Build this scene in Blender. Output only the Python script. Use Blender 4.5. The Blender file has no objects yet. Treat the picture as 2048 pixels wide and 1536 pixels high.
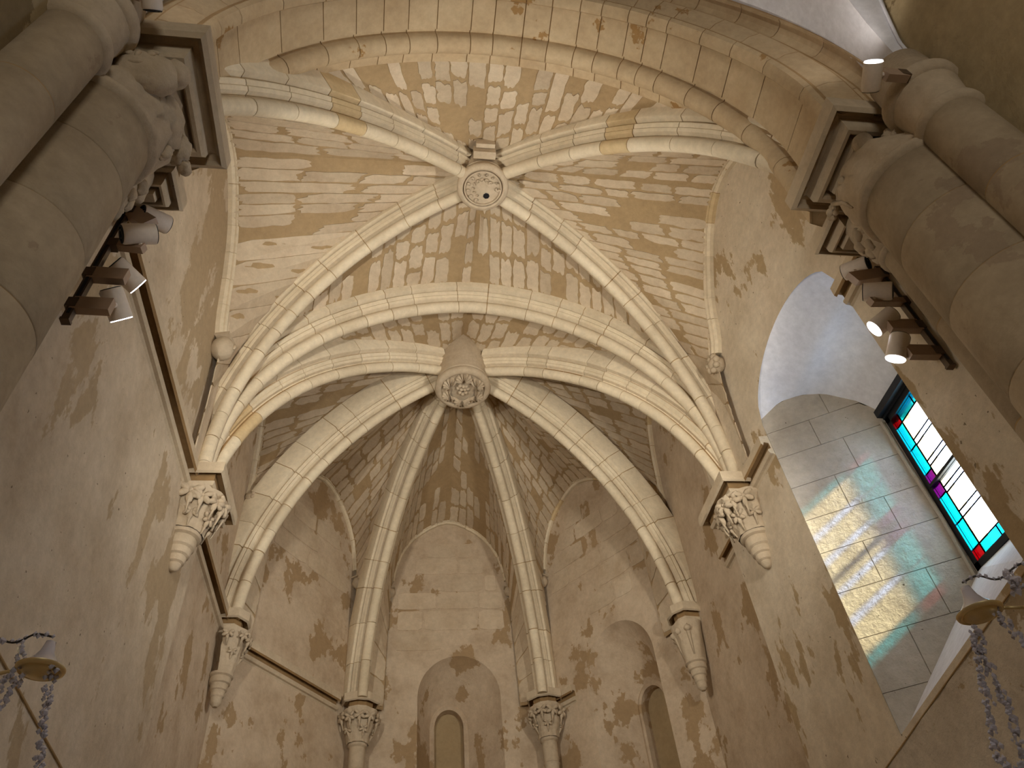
import bpy, math, random
import numpy as np
from mathutils import Vector, Matrix, noise
random.seed(7)
V = Vector
SC = bpy.context.scene
COL = SC.collection
PI = math.pi

# ------------------------------------------------------------------ camera
Rm = ((0.99058161, 0.02769718, 0.13409299),
      (-0.11155219, 0.73113723, 0.67304863),
      (-0.07939883, -0.68166797, 0.72734078))      # columns: image right, image down, forward
cd = bpy.data.cameras.new('camera'); cam = bpy.data.objects.new('camera', cd); COL.objects.link(cam)
cd.sensor_width = 36.0; cd.lens = 26.408; cd.clip_start = 0.05; cd.clip_end = 200
M = Matrix.Identity(4)
for i in range(3):
    M[i][0] = Rm[i][0]; M[i][1] = -Rm[i][1]; M[i][2] = -Rm[i][2]
cam.matrix_world = M
SC.camera = cam

# ------------------------------------------------------------------ world, sun, exposure
SC.view_settings.view_transform = 'Standard'
SC.view_settings.look = 'None'
SC.view_settings.exposure = 0.0
SC.view_settings.gamma = 1.0
SC.view_settings.use_curve_mapping = False
try:
    SC.cycles.max_bounces = 8; SC.cycles.diffuse_bounces = 5; SC.cycles.transparent_max_bounces = 16
    SC.cycles.sample_clamp_indirect = 4.0; SC.cycles.use_denoising = True
except Exception: pass
w = bpy.data.worlds.new('sky'); SC.world = w; w.use_nodes = True
bg = w.node_tree.nodes['Background']; bg.inputs[0].default_value = (0.50, 0.62, 1.0, 1); bg.inputs[1].default_value = 62.0
sd = bpy.data.lights.new('sun', 'SUN'); sd.energy = 48.0; sd.angle = math.radians(3.0); sd.color = (1.0, 0.98, 0.95)
sun = bpy.data.objects.new('sun', sd); COL.objects.link(sun)
sun.rotation_euler = V((-1, .83, -.63)).to_track_quat('-Z', 'Y').to_euler(); sun.location = (12, -4, 9)

def spot(loc, aim, power, angle, size=.05, blend=.6, color=(1, .86, .66)):
    l = bpy.data.lights.new('lamp_light', 'SPOT'); l.energy = power; l.spot_size = math.radians(angle); l.spot_blend = blend
    l.shadow_soft_size = size; l.color = color
    o = bpy.data.objects.new('lamp_light', l); COL.objects.link(o); o.location = loc
    o.rotation_euler = (V(aim) - V(loc)).to_track_quat('-Z', 'Y').to_euler(); return o
WARM = (1.0, 0.945, 0.86)
# lamps of the piers (their fixtures are built below) and an added area fill behind the viewer
spot((-1.42, 3.12, 4.35), (2.4, 6.6, 8.0), 450, 130, .05, 1.0, WARM)
spot((2.98, 3.22, 4.25), (-.8, 6.6, 8.0), 400, 130, .05, 1.0, WARM)
spot((-1.45, 3.15, 3.55), (1.4, 11.0, 5.6), 340, 90, .06, 1.0, WARM)
spot((3.05, 3.2, 3.55), (.2, 11.0, 5.6), 340, 90, .06, 1.0, WARM)
spot((2.98, 1.62, 5.12), (2.4, .6, 8.0), 22, 130, .05, 1.0, (1, .92, .86))
spot((-1.42, 1.55, 5.05), (-1.2, .6, 8.0), 20, 130, .05, 1.0, (1, .92, .86))
def area(loc, aim, power, sx, color):
    l = bpy.data.lights.new('added_fill_light', 'AREA'); l.energy = power; l.size = sx; l.color = color
    o = bpy.data.objects.new('added_fill_light', l); COL.objects.link(o); o.location = loc
    o.rotation_euler = (V(aim) - V(loc)).to_track_quat('-Z', 'Y').to_euler(); return o
spot((-1.45, 3.2, 3.40), (3.6, 4.6, .8), 110, 110, .06, 1.0, WARM)
spot((3.0, 3.2, 3.40), (-2.1, 5.4, .8), 80, 110, .06, 1.0, WARM)
area((.8, -4.5, 2.6), (.8, 4.5, 6.5), 100, 1.6, WARM)  # soft fill added behind the viewer; no fixture stands there

# sky portal at the stained glass
pl = bpy.data.lights.new('sky_portal', 'AREA'); pl.shape = 'RECTANGLE'; pl.size = .9; pl.size_y = 1.9; pl.cycles.is_portal = True
po = bpy.data.objects.new('sky_portal', pl); COL.objects.link(po); po.location = (4.72, 4.38, 3.95)
po.rotation_euler = V((-1, 0, 0)).to_track_quat('-Z', 'Y').to_euler()

# ------------------------------------------------------------------ materials
def srgb(r, g, b):
    g = min(255, g*1.02); b = min(255, b*1.07)      # the stone is a neutral limestone beige
    f = lambda c: (c/255/12.92) if c/255 <= .04045 else ((c/255+.055)/1.055)**2.4
    return (f(r), f(g), f(b), 1)
def new_mat(name):
    m = bpy.data.materials.new(name); m.use_nodes = True
    nt = m.node_tree; return m, nt, nt.nodes, nt.links, nt.nodes['Principled BSDF']
def stone(name, base, dark, patch=None, pamt=.5, pscale=1.0, pstretch=(1, 1, 1), bump=.25, bscale=30, rough=.9, mott=.5, rnd=.0, spots=False):
    """weathered limestone or plaster: two tones mottled, optional sharp-edged patches of older mortar, fine relief"""
    m, nt, N, L, P = new_mat(name)
    geo = N.new('ShaderNodeNewGeometry')
    def noise_(scale, detail=6, rough_=.6, vec=None):
        n = N.new('ShaderNodeTexNoise'); n.inputs['Scale'].default_value = scale; n.inputs['Detail'].default_value = detail
        n.inputs['Roughness'].default_value = rough_; L.new(vec or geo.outputs['Position'], n.inputs['Vector']); return n
    def ramp(src, a, b):
        r = N.new('ShaderNodeMapRange'); r.inputs[1].default_value = a; r.inputs[2].default_value = b; L.new(src, r.inputs[0]); return r.outputs[0]
    def mix(fac, a, b, bt='MIX'):
        x = N.new('ShaderNodeMix'); x.data_type = 'RGBA'; x.blend_type = bt
        if isinstance(fac, float): x.inputs[0].default_value = fac
        else: L.new(fac, x.inputs[0])
        for k, c in ((6, a), (7, b)):
            if isinstance(c, tuple): x.inputs[k].default_value = c
            else: L.new(c, x.inputs[k])
        return x.outputs[2]
    n1 = noise_(2.2, 8, .65)
    col = mix(ramp(n1.outputs['Fac'], .5-mott*.3, .5+mott*.4), base, dark)
    if patch is not None:
        mp = N.new('ShaderNodeMapping'); mp.inputs['Scale'].default_value = pstretch; L.new(geo.outputs['Position'], mp.inputs[0])
        n2 = noise_(pscale, 7, .62, mp.outputs[0])
        th = .5 + (.5-pamt)*.35
        col = mix(ramp(n2.outputs['Fac'], th, th+.012), col, patch)
    n3 = noise_(14, 8, .7)
    col = mix(.35, col, mix(ramp(n3.outputs['Fac'], .3, .72), (.62, .6, .56, 1), (1.25, 1.22, 1.18, 1)), 'MULTIPLY')
    if spots:
        n5 = noise_(22, 3, .5); col = mix(ramp(n5.outputs['Fac'], .72, .75), col, (dark[0]*.4, dark[1]*.38, dark[2]*.35, 1))
    if rnd > 0:
        oi = N.new('ShaderNodeObjectInfo'); r = ramp(oi.outputs['Random'], 0, 1)
        col = mix(rnd, col, mix(r, (.68, .62, .55, 1), (1.18, 1.16, 1.14, 1)), 'MULTIPLY')
    L.new(col, P.inputs['Base Color']); P.inputs['Roughness'].default_value = rough
    P.inputs['Specular IOR Level'].default_value = .2
    b1 = noise_(bscale, 8, .7); b0 = noise_(bscale*.18, 5, .6)
    add = N.new('ShaderNodeMath'); add.operation = 'ADD'; L.new(b1.outputs['Fac'], add.inputs[0])
    ml = N.new('ShaderNodeMath'); ml.operation = 'MULTIPLY'; ml.inputs[1].default_value = 2.5; L.new(b0.outputs['Fac'], ml.inputs[0]); L.new(ml.outputs[0], add.inputs[1])
    bp = N.new('ShaderNodeBump'); bp.inputs['Strength'].default_value = bump; bp.inputs['Distance'].default_value = .02
    L.new(add.outputs[0], bp.inputs['Height']); L.new(bp.outputs[0], P.inputs['Normal'])
    return m
def simple(name, col, rough=.5, metal=0.0, bump=0.0):
    m, nt, N, L, P = new_mat(name)
    n = N.new('ShaderNodeTexNoise'); n.inputs['Scale'].default_value = 40; geo = N.new('ShaderNodeNewGeometry'); L.new(geo.outputs['Position'], n.inputs['Vector'])
    x = N.new('ShaderNodeMix'); x.data_type = 'RGBA'; x.inputs[6].default_value = col; x.inputs[7].default_value = tuple(c*.82 for c in col[:3])+(1,)
    L.new(n.outputs['Fac'], x.inputs[0]); L.new(x.outputs[2], P.inputs['Base Color'])
    P.inputs['Roughness'].default_value = rough; P.inputs['Metallic'].default_value = metal
    return m
def emit(name, col, s):
    m, nt, N, L, P = new_mat(name)
    P.inputs['Base Color'].default_value = col; P.inputs['Emission Color'].default_value = col; P.inputs['Emission Strength'].default_value = s; return m
def glass_pane(name, col):
    m, nt, N, L, P = new_mat(name); N.remove(P)
    t = N.new('ShaderNodeBsdfTransparent'); t.inputs[0].default_value = col
    g = N.new('ShaderNodeBsdfGlossy'); g.inputs['Roughness'].default_value = .05
    x = N.new('ShaderNodeMixShader'); x.inputs[0].default_value = .04
    L.new(t.outputs[0], x.inputs[1]); L.new(g.outputs[0], x.inputs[2]); L.new(x.outputs[0], N['Material Output'].inputs[0]); return m

LIGHT = srgb(206, 187, 154); LIGHT2 = srgb(186, 164, 131); TAN = srgb(176, 148, 106); TAN2 = srgb(158, 131, 92)
m_mortar = stone('web_mortar', TAN, TAN2, bump=.35, mott=.7)
m_webstone = stone('web_stone', LIGHT, srgb(190, 168, 136), bump=.3, rnd=.45)
m_rib = stone('rib_stone', srgb(222, 205, 170), srgb(202, 182, 146), bump=.12, mott=.8, rnd=.3)
m_ribtan = stone('rib_stone_ochre', srgb(204, 178, 132), srgb(186, 158, 112), bump=.15)
m_joint = stone('joint_mortar', srgb(176, 144, 98), srgb(150, 118, 76), bump=.2)
m_wall = stone('wall_plaster', srgb(214, 196, 164), srgb(192, 172, 140), patch=srgb(172, 146, 106), pamt=.30, pscale=1.3, pstretch=(1, 1, .45), bump=.35, spots=True)
m_wallL = stone('wall_plaster_left', srgb(204, 184, 152), srgb(180, 158, 126), patch=srgb(172, 148, 112), pamt=.42, pscale=1.15, pstretch=(1, 1.0, .5), bump=.3, spots=True)
m_apse = stone('apse_plaster', srgb(200, 178, 146), srgb(176, 152, 120), patch=srgb(162, 134, 96), pamt=.30, pscale=1.9, pstretch=(1, 1, .7), bump=.35)
m_carved = stone('carved_stone', srgb(198, 178, 146), srgb(168, 146, 114), bump=.45, bscale=22, mott=.9)
m_pier = stone('pier_stone', srgb(180, 160, 127), srgb(138, 118, 90), patch=srgb(152, 131, 103), pamt=.22, pscale=1.4, bump=.25, mott=.9, rnd=.12)
m_lip = stone('moulding_stone', srgb(204, 184, 150), srgb(174, 152, 120), bump=.2, mott=.8)
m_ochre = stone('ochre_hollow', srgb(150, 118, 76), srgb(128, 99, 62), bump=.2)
m_archst = stone('arch_stone', srgb(200, 176, 136), srgb(178, 150, 110), patch=srgb(160, 124, 76), pamt=.12, pscale=1.6, bump=.15, mott=.7, rnd=.2)
m_jamb = stone('jamb_limestone', srgb(196, 184, 162), srgb(158, 145, 124), bump=.5, bscale=16, mott=.9, spots=True)
m_rough = stone('rough_stone', srgb(214, 198, 170), srgb(172, 152, 124), patch=srgb(166, 142, 106), pamt=.35, pscale=1.6, bump=1.0, bscale=14, mott=.9, spots=True)
m_dark = stone('nave_wall_stone', srgb(186, 164, 122), srgb(146, 126, 88), patch=srgb(128, 108, 74), pamt=.3, pscale=1.2, bump=.35, mott=.9)
m_white = stone('white_plaster', srgb(226, 222, 216), srgb(216, 211, 206), bump=.08, bscale=8, mott=.5)
m_panel = stone('lancet_panel', srgb(170, 146, 106), srgb(158, 134, 96), bump=.1)
m_floor = stone('floor_stone', srgb(170, 150, 122), srgb(140, 122, 98), bump=.1)
m_black = simple('black_iron', (.012, .012, .014, 1), .45, .3)
m_lampb = simple('lamp_body', srgb(236, 218, 192), .45)
m_lampd = simple('driver_box', srgb(172, 144, 116), .5)
m_sink = simple('lamp_heat_sink', (.02, .02, .022, 1), .5, .4)
m_rail = simple('track_rail', srgb(96, 76, 56), .5, .3)
m_led = emit('led_face', (1, .97, 1, 1), 5)
m_brass = simple('brass', (.90, .72, .38, 1), .38, .85)
m_wire = simple('dark_wire', (.04, .033, .028, 1), .4, .6)
m_bead, _nt, _N, _L, _P = new_mat('glass_bead')
_P.inputs['Base Color'].default_value = (.70, .67, .74, 1); _P.inputs['Roughness'].default_value = .03; _P.inputs['Transmission Weight'].default_value = .55; _P.inputs['IOR'].default_value = 1.55
m_bell = m_bead

# ------------------------------------------------------------------ object helpers
ORG = {}
def tag(o, label=None, cat=None, group=None, kind=None):
    if label: o['label'] = label
    if cat: o['category'] = cat
    if group: o['group'] = group
    if kind: o['kind'] = kind
    return o
def empty(name, loc):
    o = bpy.data.objects.new(name, None); COL.objects.link(o); o.location = loc; o.empty_display_size = .1
    ORG[o.name] = V(loc); return o
def link_mesh(name, VF, mat, parent=None, smooth=False, loc=None, mats=None, fm=None):
    """one mesh object from world-space vertices; its origin sits at loc, or at the parent's"""
    vs, fs = VF
    if loc is None:
        if parent is not None: loc = ORG[parent.name]
        else:
            a = np.array([tuple(v) for v in vs]); lo = a.min(0); hi = a.max(0); loc = V(((lo[0]+hi[0])/2, (lo[1]+hi[1])/2, lo[2]))
    loc = V(loc)
    me = bpy.data.meshes.new(name); me.from_pydata([tuple(V(v)-loc) for v in vs], [], fs)
    for mm in (mats or [mat]): me.materials.append(mm)
    if fm: me.polygons.foreach_set('material_index', fm)
    if smooth: me.polygons.foreach_set('use_smooth', [True]*len(me.polygons))
    me.update()
    o = bpy.data.objects.new(name, me); COL.objects.link(o)
    if parent is not None:
        o.parent = parent; o.location = loc - ORG[parent.name]
    else: o.location = loc
    ORG[o.name] = loc
    return o
def sharp(o, ang=40):
    me = o.data
    me.polygons.foreach_set('use_smooth', [True]*len(me.polygons))
    try: me.set_sharp_from_angle(angle=math.radians(ang))
    except Exception: pass
    return o
def join(*vfs):
    vs, fs = [], []
    for a, b in vfs:
        n = len(vs); vs += [V(v) for v in a]; fs += [tuple(i+n for i in f) for f in b]
    return vs, fs
def box(x0, x1, y0, y1, z0, z1):
    vs = [(x, y, z) for x in (x0, x1) for y in (y0, y1) for z in (z0, z1)]
    return vs, [(0, 1, 3, 2), (4, 6, 7, 5), (0, 4, 5, 1), (2, 3, 7, 6), (0, 2, 6, 4), (1, 5, 7, 3)]
def xform(vf, m): return [m @ V(v) for v in vf[0]], vf[1]
def frame_to(loc, direction, up=(0, 0, 1)):
    q = V(direction).to_track_quat('Z', 'Y'); return Matrix.Translation(V(loc)) @ q.to_matrix().to_4x4()
def lathe(prof, n=24, a0=0, a1=2*PI, caps=True):
    """prof: (radius, z); about local Z"""
    full = abs(a1-a0-2*PI) < 1e-6; k = n if full else n+1
    vs = [(r*math.cos(a0+(a1-a0)*i/n), r*math.sin(a0+(a1-a0)*i/n), z) for r, z in prof for i in range(k)]
    fs = []
    for j in range(len(prof)-1):
        for i in range(n):
            i2 = (i+1) % k
            fs.append((j*k+i, j*k+i2, (j+1)*k+i2, (j+1)*k+i))
    if caps and full: fs += [tuple(reversed(range(k))), tuple(range((len(prof)-1)*k, len(prof)*k))]
    return vs, fs
def tube(pts, r, n=8):
    pts = [V(p) for p in pts]; vs, fs = [], []
    up = V((.3, .2, 1)).normalized()
    for i, p in enumerate(pts):
        t = (pts[min(i+1, len(pts)-1)] - pts[max(i-1, 0)]).normalized()
        a = t.cross(up).normalized(); b = t.cross(a).normalized(); rr = r[i] if isinstance(r, (list, tuple)) else r
        vs += [p + (a*math.cos(2*PI*k/n) + b*math.sin(2*PI*k/n))*rr for k in range(n)]
    for i in range(len(pts)-1):
        for k in range(n):
            fs.append((i*n+k, i*n+(k+1) % n, (i+1)*n+(k+1) % n, (i+1)*n+k))
    fs += [tuple(reversed(range(n))), tuple(range((len(pts)-1)*n, len(pts)*n))]
    return vs, fs
def blob(c, r, seg=12, ring=8, amp=.0, fr=6, seed=0, sq=(1, 1, 1)):
    vs, fs = [], []
    for j in range(ring+1):
        th = PI*j/ring
        for i in range(seg):
            ph = 2*PI*i/seg; d = V((math.sin(th)*math.cos(ph), math.sin(th)*math.sin(ph), math.cos(th)))
            k = 1 + amp*noise.noise(d*fr*.5 + V((seed, seed*2, 3)))
            vs.append(V(c) + V((d.x*sq[0], d.y*sq[1], d.z*sq[2]))*r*k)
    for j in range(ring):
        for i in range(seg): fs.append((j*seg+i, j*seg+(i+1) % seg, (j+1)*seg+(i+1) % seg, (j+1)*seg+i))
    return vs, fs
def grid(P, closed=False):
    """P[j][i] -> quads"""
    nj, ni = len(P), len(P[0]); vs = [p for row in P for p in row]; fs = []
    for j in range(nj-1):
        for i in range(ni if closed else ni-1):
            i2 = (i+1) % ni; fs.append((j*ni+i, j*ni+i2, (j+1)*ni+i2, (j+1)*ni+i))
    return vs, fs
def resample(pts, n):
    pts = [V(p) for p in pts]; L = [0]
    for a, b in zip(pts, pts[1:]): L.append(L[-1] + (b-a).length)
    out = []; j = 0
    for i in range(n):
        s = L[-1]*i/(n-1)
        while j < len(L)-2 and L[j+1] < s: j += 1
        t = (s-L[j])/max(1e-9, L[j+1]-L[j]); out.append(pts[j].lerp(pts[j+1], min(1, max(0, t))))
    return out
def catmull(pts, per=8):
    pts = [V(p) for p in pts]; P = [pts[0]*2-pts[1]] + pts + [pts[-1]*2-pts[-2]]; out = []
    for i in range(1, len(P)-2):
        for k in range(per):
            t = k/per; a, b, c, d = P[i-1], P[i], P[i+1], P[i+2]
            out.append(.5*((2*b) + (c-a)*t + (2*a-5*b+4*c-d)*t*t + (3*b-a-3*c+d)*t**3))
    out.append(pts[-1]); return out

# ------------------------------------------------------------------ the plan (metres, viewer's eye at the origin, floor at -1.6)
AX = .77
ZF = -1.6
XL1, XR1 = -2.12, 3.66            # bay walls
XL2, XR2 = -2.20, 3.84            # chancel walls
B1 = V((.78, 4.40, 8.2)); B2 = V((.77, 7.62, 8.35))
YC = 11.4
LA, LB = V((-2.20, 9.05, 0)), V((-.62, YC, 0))
RA, RB = V((3.84, 9.05, 0)), V((2.16, YC, 0))

def arc_rib(a, b, cs, cz, r, z0=4.95, n=40):
    a = V((a[0], a[1], 0)); b = V((b[0], b[1], 0)); L = (b-a).length; u = (b-a)/L
    th0 = math.acos(max(-1, min(1, (math.sqrt(max(0, r*r-(z0-cz)**2)))/r)))
    th0 = math.asin((z0-cz)/r); th1 = math.acos(max(-1, min(1, (cs-L)/r))) if True else 0
    out = []
    for i in range(n+1):
        th = th0 + (th1-th0)*i/n
        s = cs - r*math.cos(th); z = cz + r*math.sin(th)
        p = a + u*s; out.append(V((p.x, p.y, z)))
    return out
R = {}
R['dFL'] = arc_rib((-1.35, 2.62), B1, 5.57, 2.25, 6.62, 5.2)
R['dFR'] = arc_rib((2.95, 2.62), B1, 4.36, 3.94, 4.59)
R['dBL'] = arc_rib((-1.9, 6.02), B1, 2.68, 5.40, 2.80)
R['dBR'] = arc_rib((3.46, 6.02), B1, 2.62, 5.42, 2.76)
R['aL'] = arc_rib((-1.86, 6.42), B2, 3.52, 4.70, 3.68)
R['aR'] = arc_rib((3.42, 6.42), B2, 3.70, 4.56, 3.86)
R['bL'] = arc_rib((-1.95, 8.55), B2, 3.63, 4.76, 3.65)
R['bR'] = arc_rib((3.5, 8.55), B2, 3.74, 4.63, 3.80)
R['cL'] = arc_rib((-.55, 10.78), B2, 3.62, 4.86, 3.58)
R['cR'] = arc_rib((2.07, 10.82), B2, 3.66, 4.84, 3.60)
def arch2_path():
    out = []
    th0 = math.asin((4.95-5.33)/2.78)
    for i in range(61):
        th = th0 + (PI-2*th0)*i/60
        out.append(V((.79-2.78*math.cos(th), 6.22, 5.33+2.80*math.sin(th)+.04*max(0, 1-abs(i-30)/8))))
    return out
R['arch2'] = arch2_path()

def rib_frame(path, i):
    t = (path[min(i+1, len(path)-1)] - path[max(i-1, 0)]).normalized()
    h = V((path[-1].x-path[0].x, path[-1].y-path[0].y, 0))
    if h.length < .01: h = V((1, 0, 0))
    h.normalize(); lat = V((-h.y, h.x, 0)); up = t.cross(lat); 
    if up.z < 0 and abs(t.z) < .98: up = -up
    # outward: away from the arch's inside
    return t, lat, up
def frames(path):
    h = V((path[-1].x-path[0].x, path[-1].y-path[0].y, 0)).normalized(); lat = V((-h.y, h.x, 0)); out = []
    for i in range(len(path)):
        t = (path[min(i+1, len(path)-1)] - path[max(i-1, 0)]).normalized()
        out.append((lat, lat.cross(t)*1.0))
    if out[len(out)//2][1].z < 0: out = [(a, -b) for a, b in out]
    return out
def extrados(path, d): return [p + f[1]*d for p, f in zip(path, frames(path))]

def rib_profile(s=1.0):
    """(lateral, depth up from the intrados): roll, hollow, fillets, hollow, body"""
    half = []
    for k in range(6):
        a = -PI/2 + k*(PI*.72)/5
        half.append((.073*math.cos(a), .073+.073*math.sin(a)))
    half += [(.026, .140), (.030, .158), (.078, .164), (.086, .172), (.100, .190), (.094, .206), (.106, .214), (.122, .238), (.116, .252), (.092, .262), (.100, .276), (.158, .284), (.166, .296), (.172, .62)]
    half = [(abs(x)*s, y*s) for x, y in half]
    return half + [(-x, y) for x, y in reversed(half[1:])]
def small_profile(s=1.0):
    half = [(0, 0), (.035, .008), (.05, .035), (.035, .06), (.05, .07), (.075, .078), (.09, .10), (.09, .16)]
    half = [(x*s, y*s) for x, y in half]
    return half + [(-x, y) for x, y in reversed(half[1:])]
def sweep_seg(path, fr, prof, ends=True, shrink=0.0):
    P = []
    for p, (lat, up) in zip(path, fr):
        P.append([p + lat*(x*(1-shrink*1.0) ) + up*(y + (shrink*.05 if y < .3 else 0)) for x, y in prof])
    vs, fs = grid(P, True)
    n = len(prof)
    if ends: fs += [tuple(reversed(range(n))), tuple(range((len(P)-1)*n, len(P)*n))]
    return vs, fs
def cut_path(path, fr, L, s0, s1, steps):
    out, of = [], []; j = 0
    for i in range(steps+1):
        s = s0+(s1-s0)*i/steps
        while j < len(L)-2 and L[j+1] < s: j += 1
        t = (s-L[j])/max(1e-9, L[j+1]-L[j]); t = min(1, max(0, t))
        out.append(path[j].lerp(path[j+1], t)); of.append((fr[j][0].lerp(fr[j+1][0], t).normalized(), fr[j][1].lerp(fr[j+1][1], t).normalized()))
    return out, of
def build_rib(name, label, cat, path, prof, group=None, block=.45, jit=.35, fr=None, tan=.05, mats=None, gap=.0045, steps=4, piece='stone', trim=(0, 0), stonemat=None):
    fr = fr or frames(path)
    L = [0]
    for a, b in zip(path, path[1:]): L.append(L[-1]+(b-a).length)
    root = empty(name, path[0]); tag(root, label, cat, group)
    core = sweep_seg(*[x for x in cut_path(path, fr, L, trim[0]+.02, L[-1]-trim[1]-.02, 40)], [(x - .007*(1 if x > .004 else -1 if x < -.004 else 0), y+.008) for x, y in prof])
    sharp(link_mesh('mortar', core, m_joint, root), 35)
    s = trim[0]
    while s < L[-1]-trim[1]-.08:
        e = min(L[-1]-trim[1], s + block*(1+random.uniform(-jit, jit)))
        if L[-1]-trim[1]-e < .15: e = L[-1]-trim[1]
        p, f = cut_path(path, fr, L, s+gap, e-gap, steps)
        # each block sits very slightly off its neighbours
        o = V((random.uniform(-.002, .002), random.uniform(-.002, .002), random.uniform(-.003, .002)))
        vs, fs = sweep_seg([q+o for q in p], f, prof)
        mt = (stonemat or m_rib) if random.random() > tan else m_ribtan
        sharp(link_mesh(piece, (vs, fs), mt, root), 35)
        s = e
    return root

# ------------------------------------------------------------------ floor and outer shell
def struct(name, VF, mat, parent=None, label=None, smooth=False):
    o = link_mesh(name, VF, mat, parent, smooth)
    if parent is None: o['kind'] = 'structure'
    if label: o['label'] = label
    return o
struct('floor', box(-3.2, 4.9, -8.3, 12.4, ZF-.2, ZF), m_floor, label='pale stone floor of the chapel and nave')
struct('roof', box(-3.2, 5.0, -8.3, 12.6, 9.3, 9.5), m_dark, label='unseen dark roof slab added over the vaults to keep daylight out')  # unseen slab added to stop sky light leaking through vault gaps
struct('wall_back', box(-3.2, 4.9, -8.5, -8.3, ZF, 9.3), m_dark, label='back wall of the nave behind the viewer')
struct('wall_light_block_left', box(-3.4, -3.2, -8.5, 12.6, ZF, 9.3), m_dark, label='unseen shell wall added outside the left wall to keep daylight out')  # unseen wall of the added light-blocking shell
struct('wall_light_block_end', box(-3.4, 4.9, 12.4, 12.6, ZF, 9.3), m_dark, label='unseen shell wall added beyond the apse end to keep daylight out')  # closes the added shell beyond the apse against sky light
# nave walls beside the viewer
struct('wall_nave_right', box(3.42, 3.62, -8.3, 1.72, ZF, 9.3), m_dark, label='dark bare stone nave wall at the upper right')
struct('wall_nave_left', box(-2.20, -1.88, -8.3, 1.72, ZF, 9.3), m_dark, label='dark bare stone nave wall at the upper left')

# ------------------------------------------------------------------ left wall of the bay
struct('wall_left', box(XL1-.3, XL1, 1.7, 6.78, ZF, 9.0), m_wallL, label='patched plaster wall of the bay left of the vault')
struct('wall_chancel_left', box(XL2-.3, XL2, 6.7, 9.15, ZF, 9.2), m_apse, label='plaster chancel wall beyond the left corbel capital')

# ------------------------------------------------------------------ right wall with the deep window embrasure
def embr_top(y):            # arch of the opening in the wall face
    k = (y-4.38)/.93; return 5.20 + .58*math.sqrt(max(0, 1-k*k))
def wall_with_opening():
    ys = [2.9] + [3.45+1.86*i/28 for i in range(29)] + [6.78]
    vs, fs = [], []
    def quad(a, b, c, d):
        n = len(vs); vs.extend([a, b, c, d]); fs.append((n, n+1, n+2, n+3))
    for X in (XR1, ):
        quad((X, 2.9, ZF), (X, 3.45, ZF), (X, 3.45, 9), (X, 2.9, 9))
        quad((X, 5.31, ZF), (X, 6.78, ZF), (X, 6.78, 9), (X, 5.31, 9))
        quad((X, 3.45, ZF), (X, 5.31, ZF), (X, 5.31, 2.04), (X, 3.45, 2.31))
        for i in range(28):
            a, b = 3.45+1.86*i/28, 3.45+1.86*(i+1)/28
            quad((X, a, embr_top(a)), (X, b, embr_top(b)), (X, b, 9), (X, a, 9))
    quad((XR1, 6.78, ZF), (XR1+.6, 6.78, ZF), (XR1+.6, 6.78, 9), (XR1, 6.78, 9))
    # outer leaf of the wall, 1 m behind, with the hole for the glass
    X = 4.66; y0, y1, z0, z1 = 4.04, 4.74, 3.12, 4.86
    quad((X, 2.6, ZF), (X, y0, ZF), (X, y0, 9.3), (X, 2.6, 9.3)); quad((X, y1, ZF), (X, 7.3, ZF), (X, 7.3, 9.3), (X, y1, 9.3))
    quad((X, y0, ZF), (X, y1, ZF), (X, y1, z0), (X, y0, z0)); quad((X, y0, z1), (X, y1, z1), (X, y1, 9.3), (X, y0, 9.3))
    return vs, fs
wr = struct('wall_right', wall_with_opening(), m_wall, label='patched plaster wall right of the vault, pierced by the deep window')
struct('wall_light_block_right', join(box(4.68, 4.9, -8.3, 4.02, ZF, 9.3), box(4.68, 4.9, 4.78, 12.4, ZF, 9.3), box(4.68, 4.9, 4.02, 4.78, ZF, 3.08), box(4.68, 4.9, 4.02, 4.78, 4.9, 9.3)), m_dark, label='unseen shell wall added outside the right wall to block sun around the window')  # added shell wall: lets sun in at the window only
struct('wall_chancel_right', box(XR2, XR2+.3, 6.78, 9.15, ZF, 9.2), m_apse, label='plaster chancel wall beyond the right corbel capital')
# a darker rendered strip and rough stone below the window
low = []
ny, nz = 40, 24
P = []
for j in range(nz+1):
    P.append([V((XR1-.012-.02*noise.noise(V((0, y*2.5, z*2.5)))-.012*noise.noise(V((3, y*7, z*7))), y, z)) for y, z in [(2.95+3.7*i/ny, ZF+(1.92+(5.64-2.95-3.7*i/ny)*.145-ZF)*j/nz) for i in range(ny+1)]])
struct('wall_right_rubble', grid(P), m_rough, label='rough pitted stonework under the window sill', smooth=True)
struct('trim_1', tube([V((XR1-.012, y, 1.93+(5.64-y)*.145)) for y in (2.95, 4, 5, 6, 6.7)], .006, 6), m_joint, label='thin ledge under the deep window')
struct('trim_2', tube([V((XL1+.01, y, 2.02+(5.27-y)*.085)) for y in (2.9, 4, 5, 6, 6.7)], .006, 6), m_joint, label='thin ledge low on the left wall')

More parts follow.
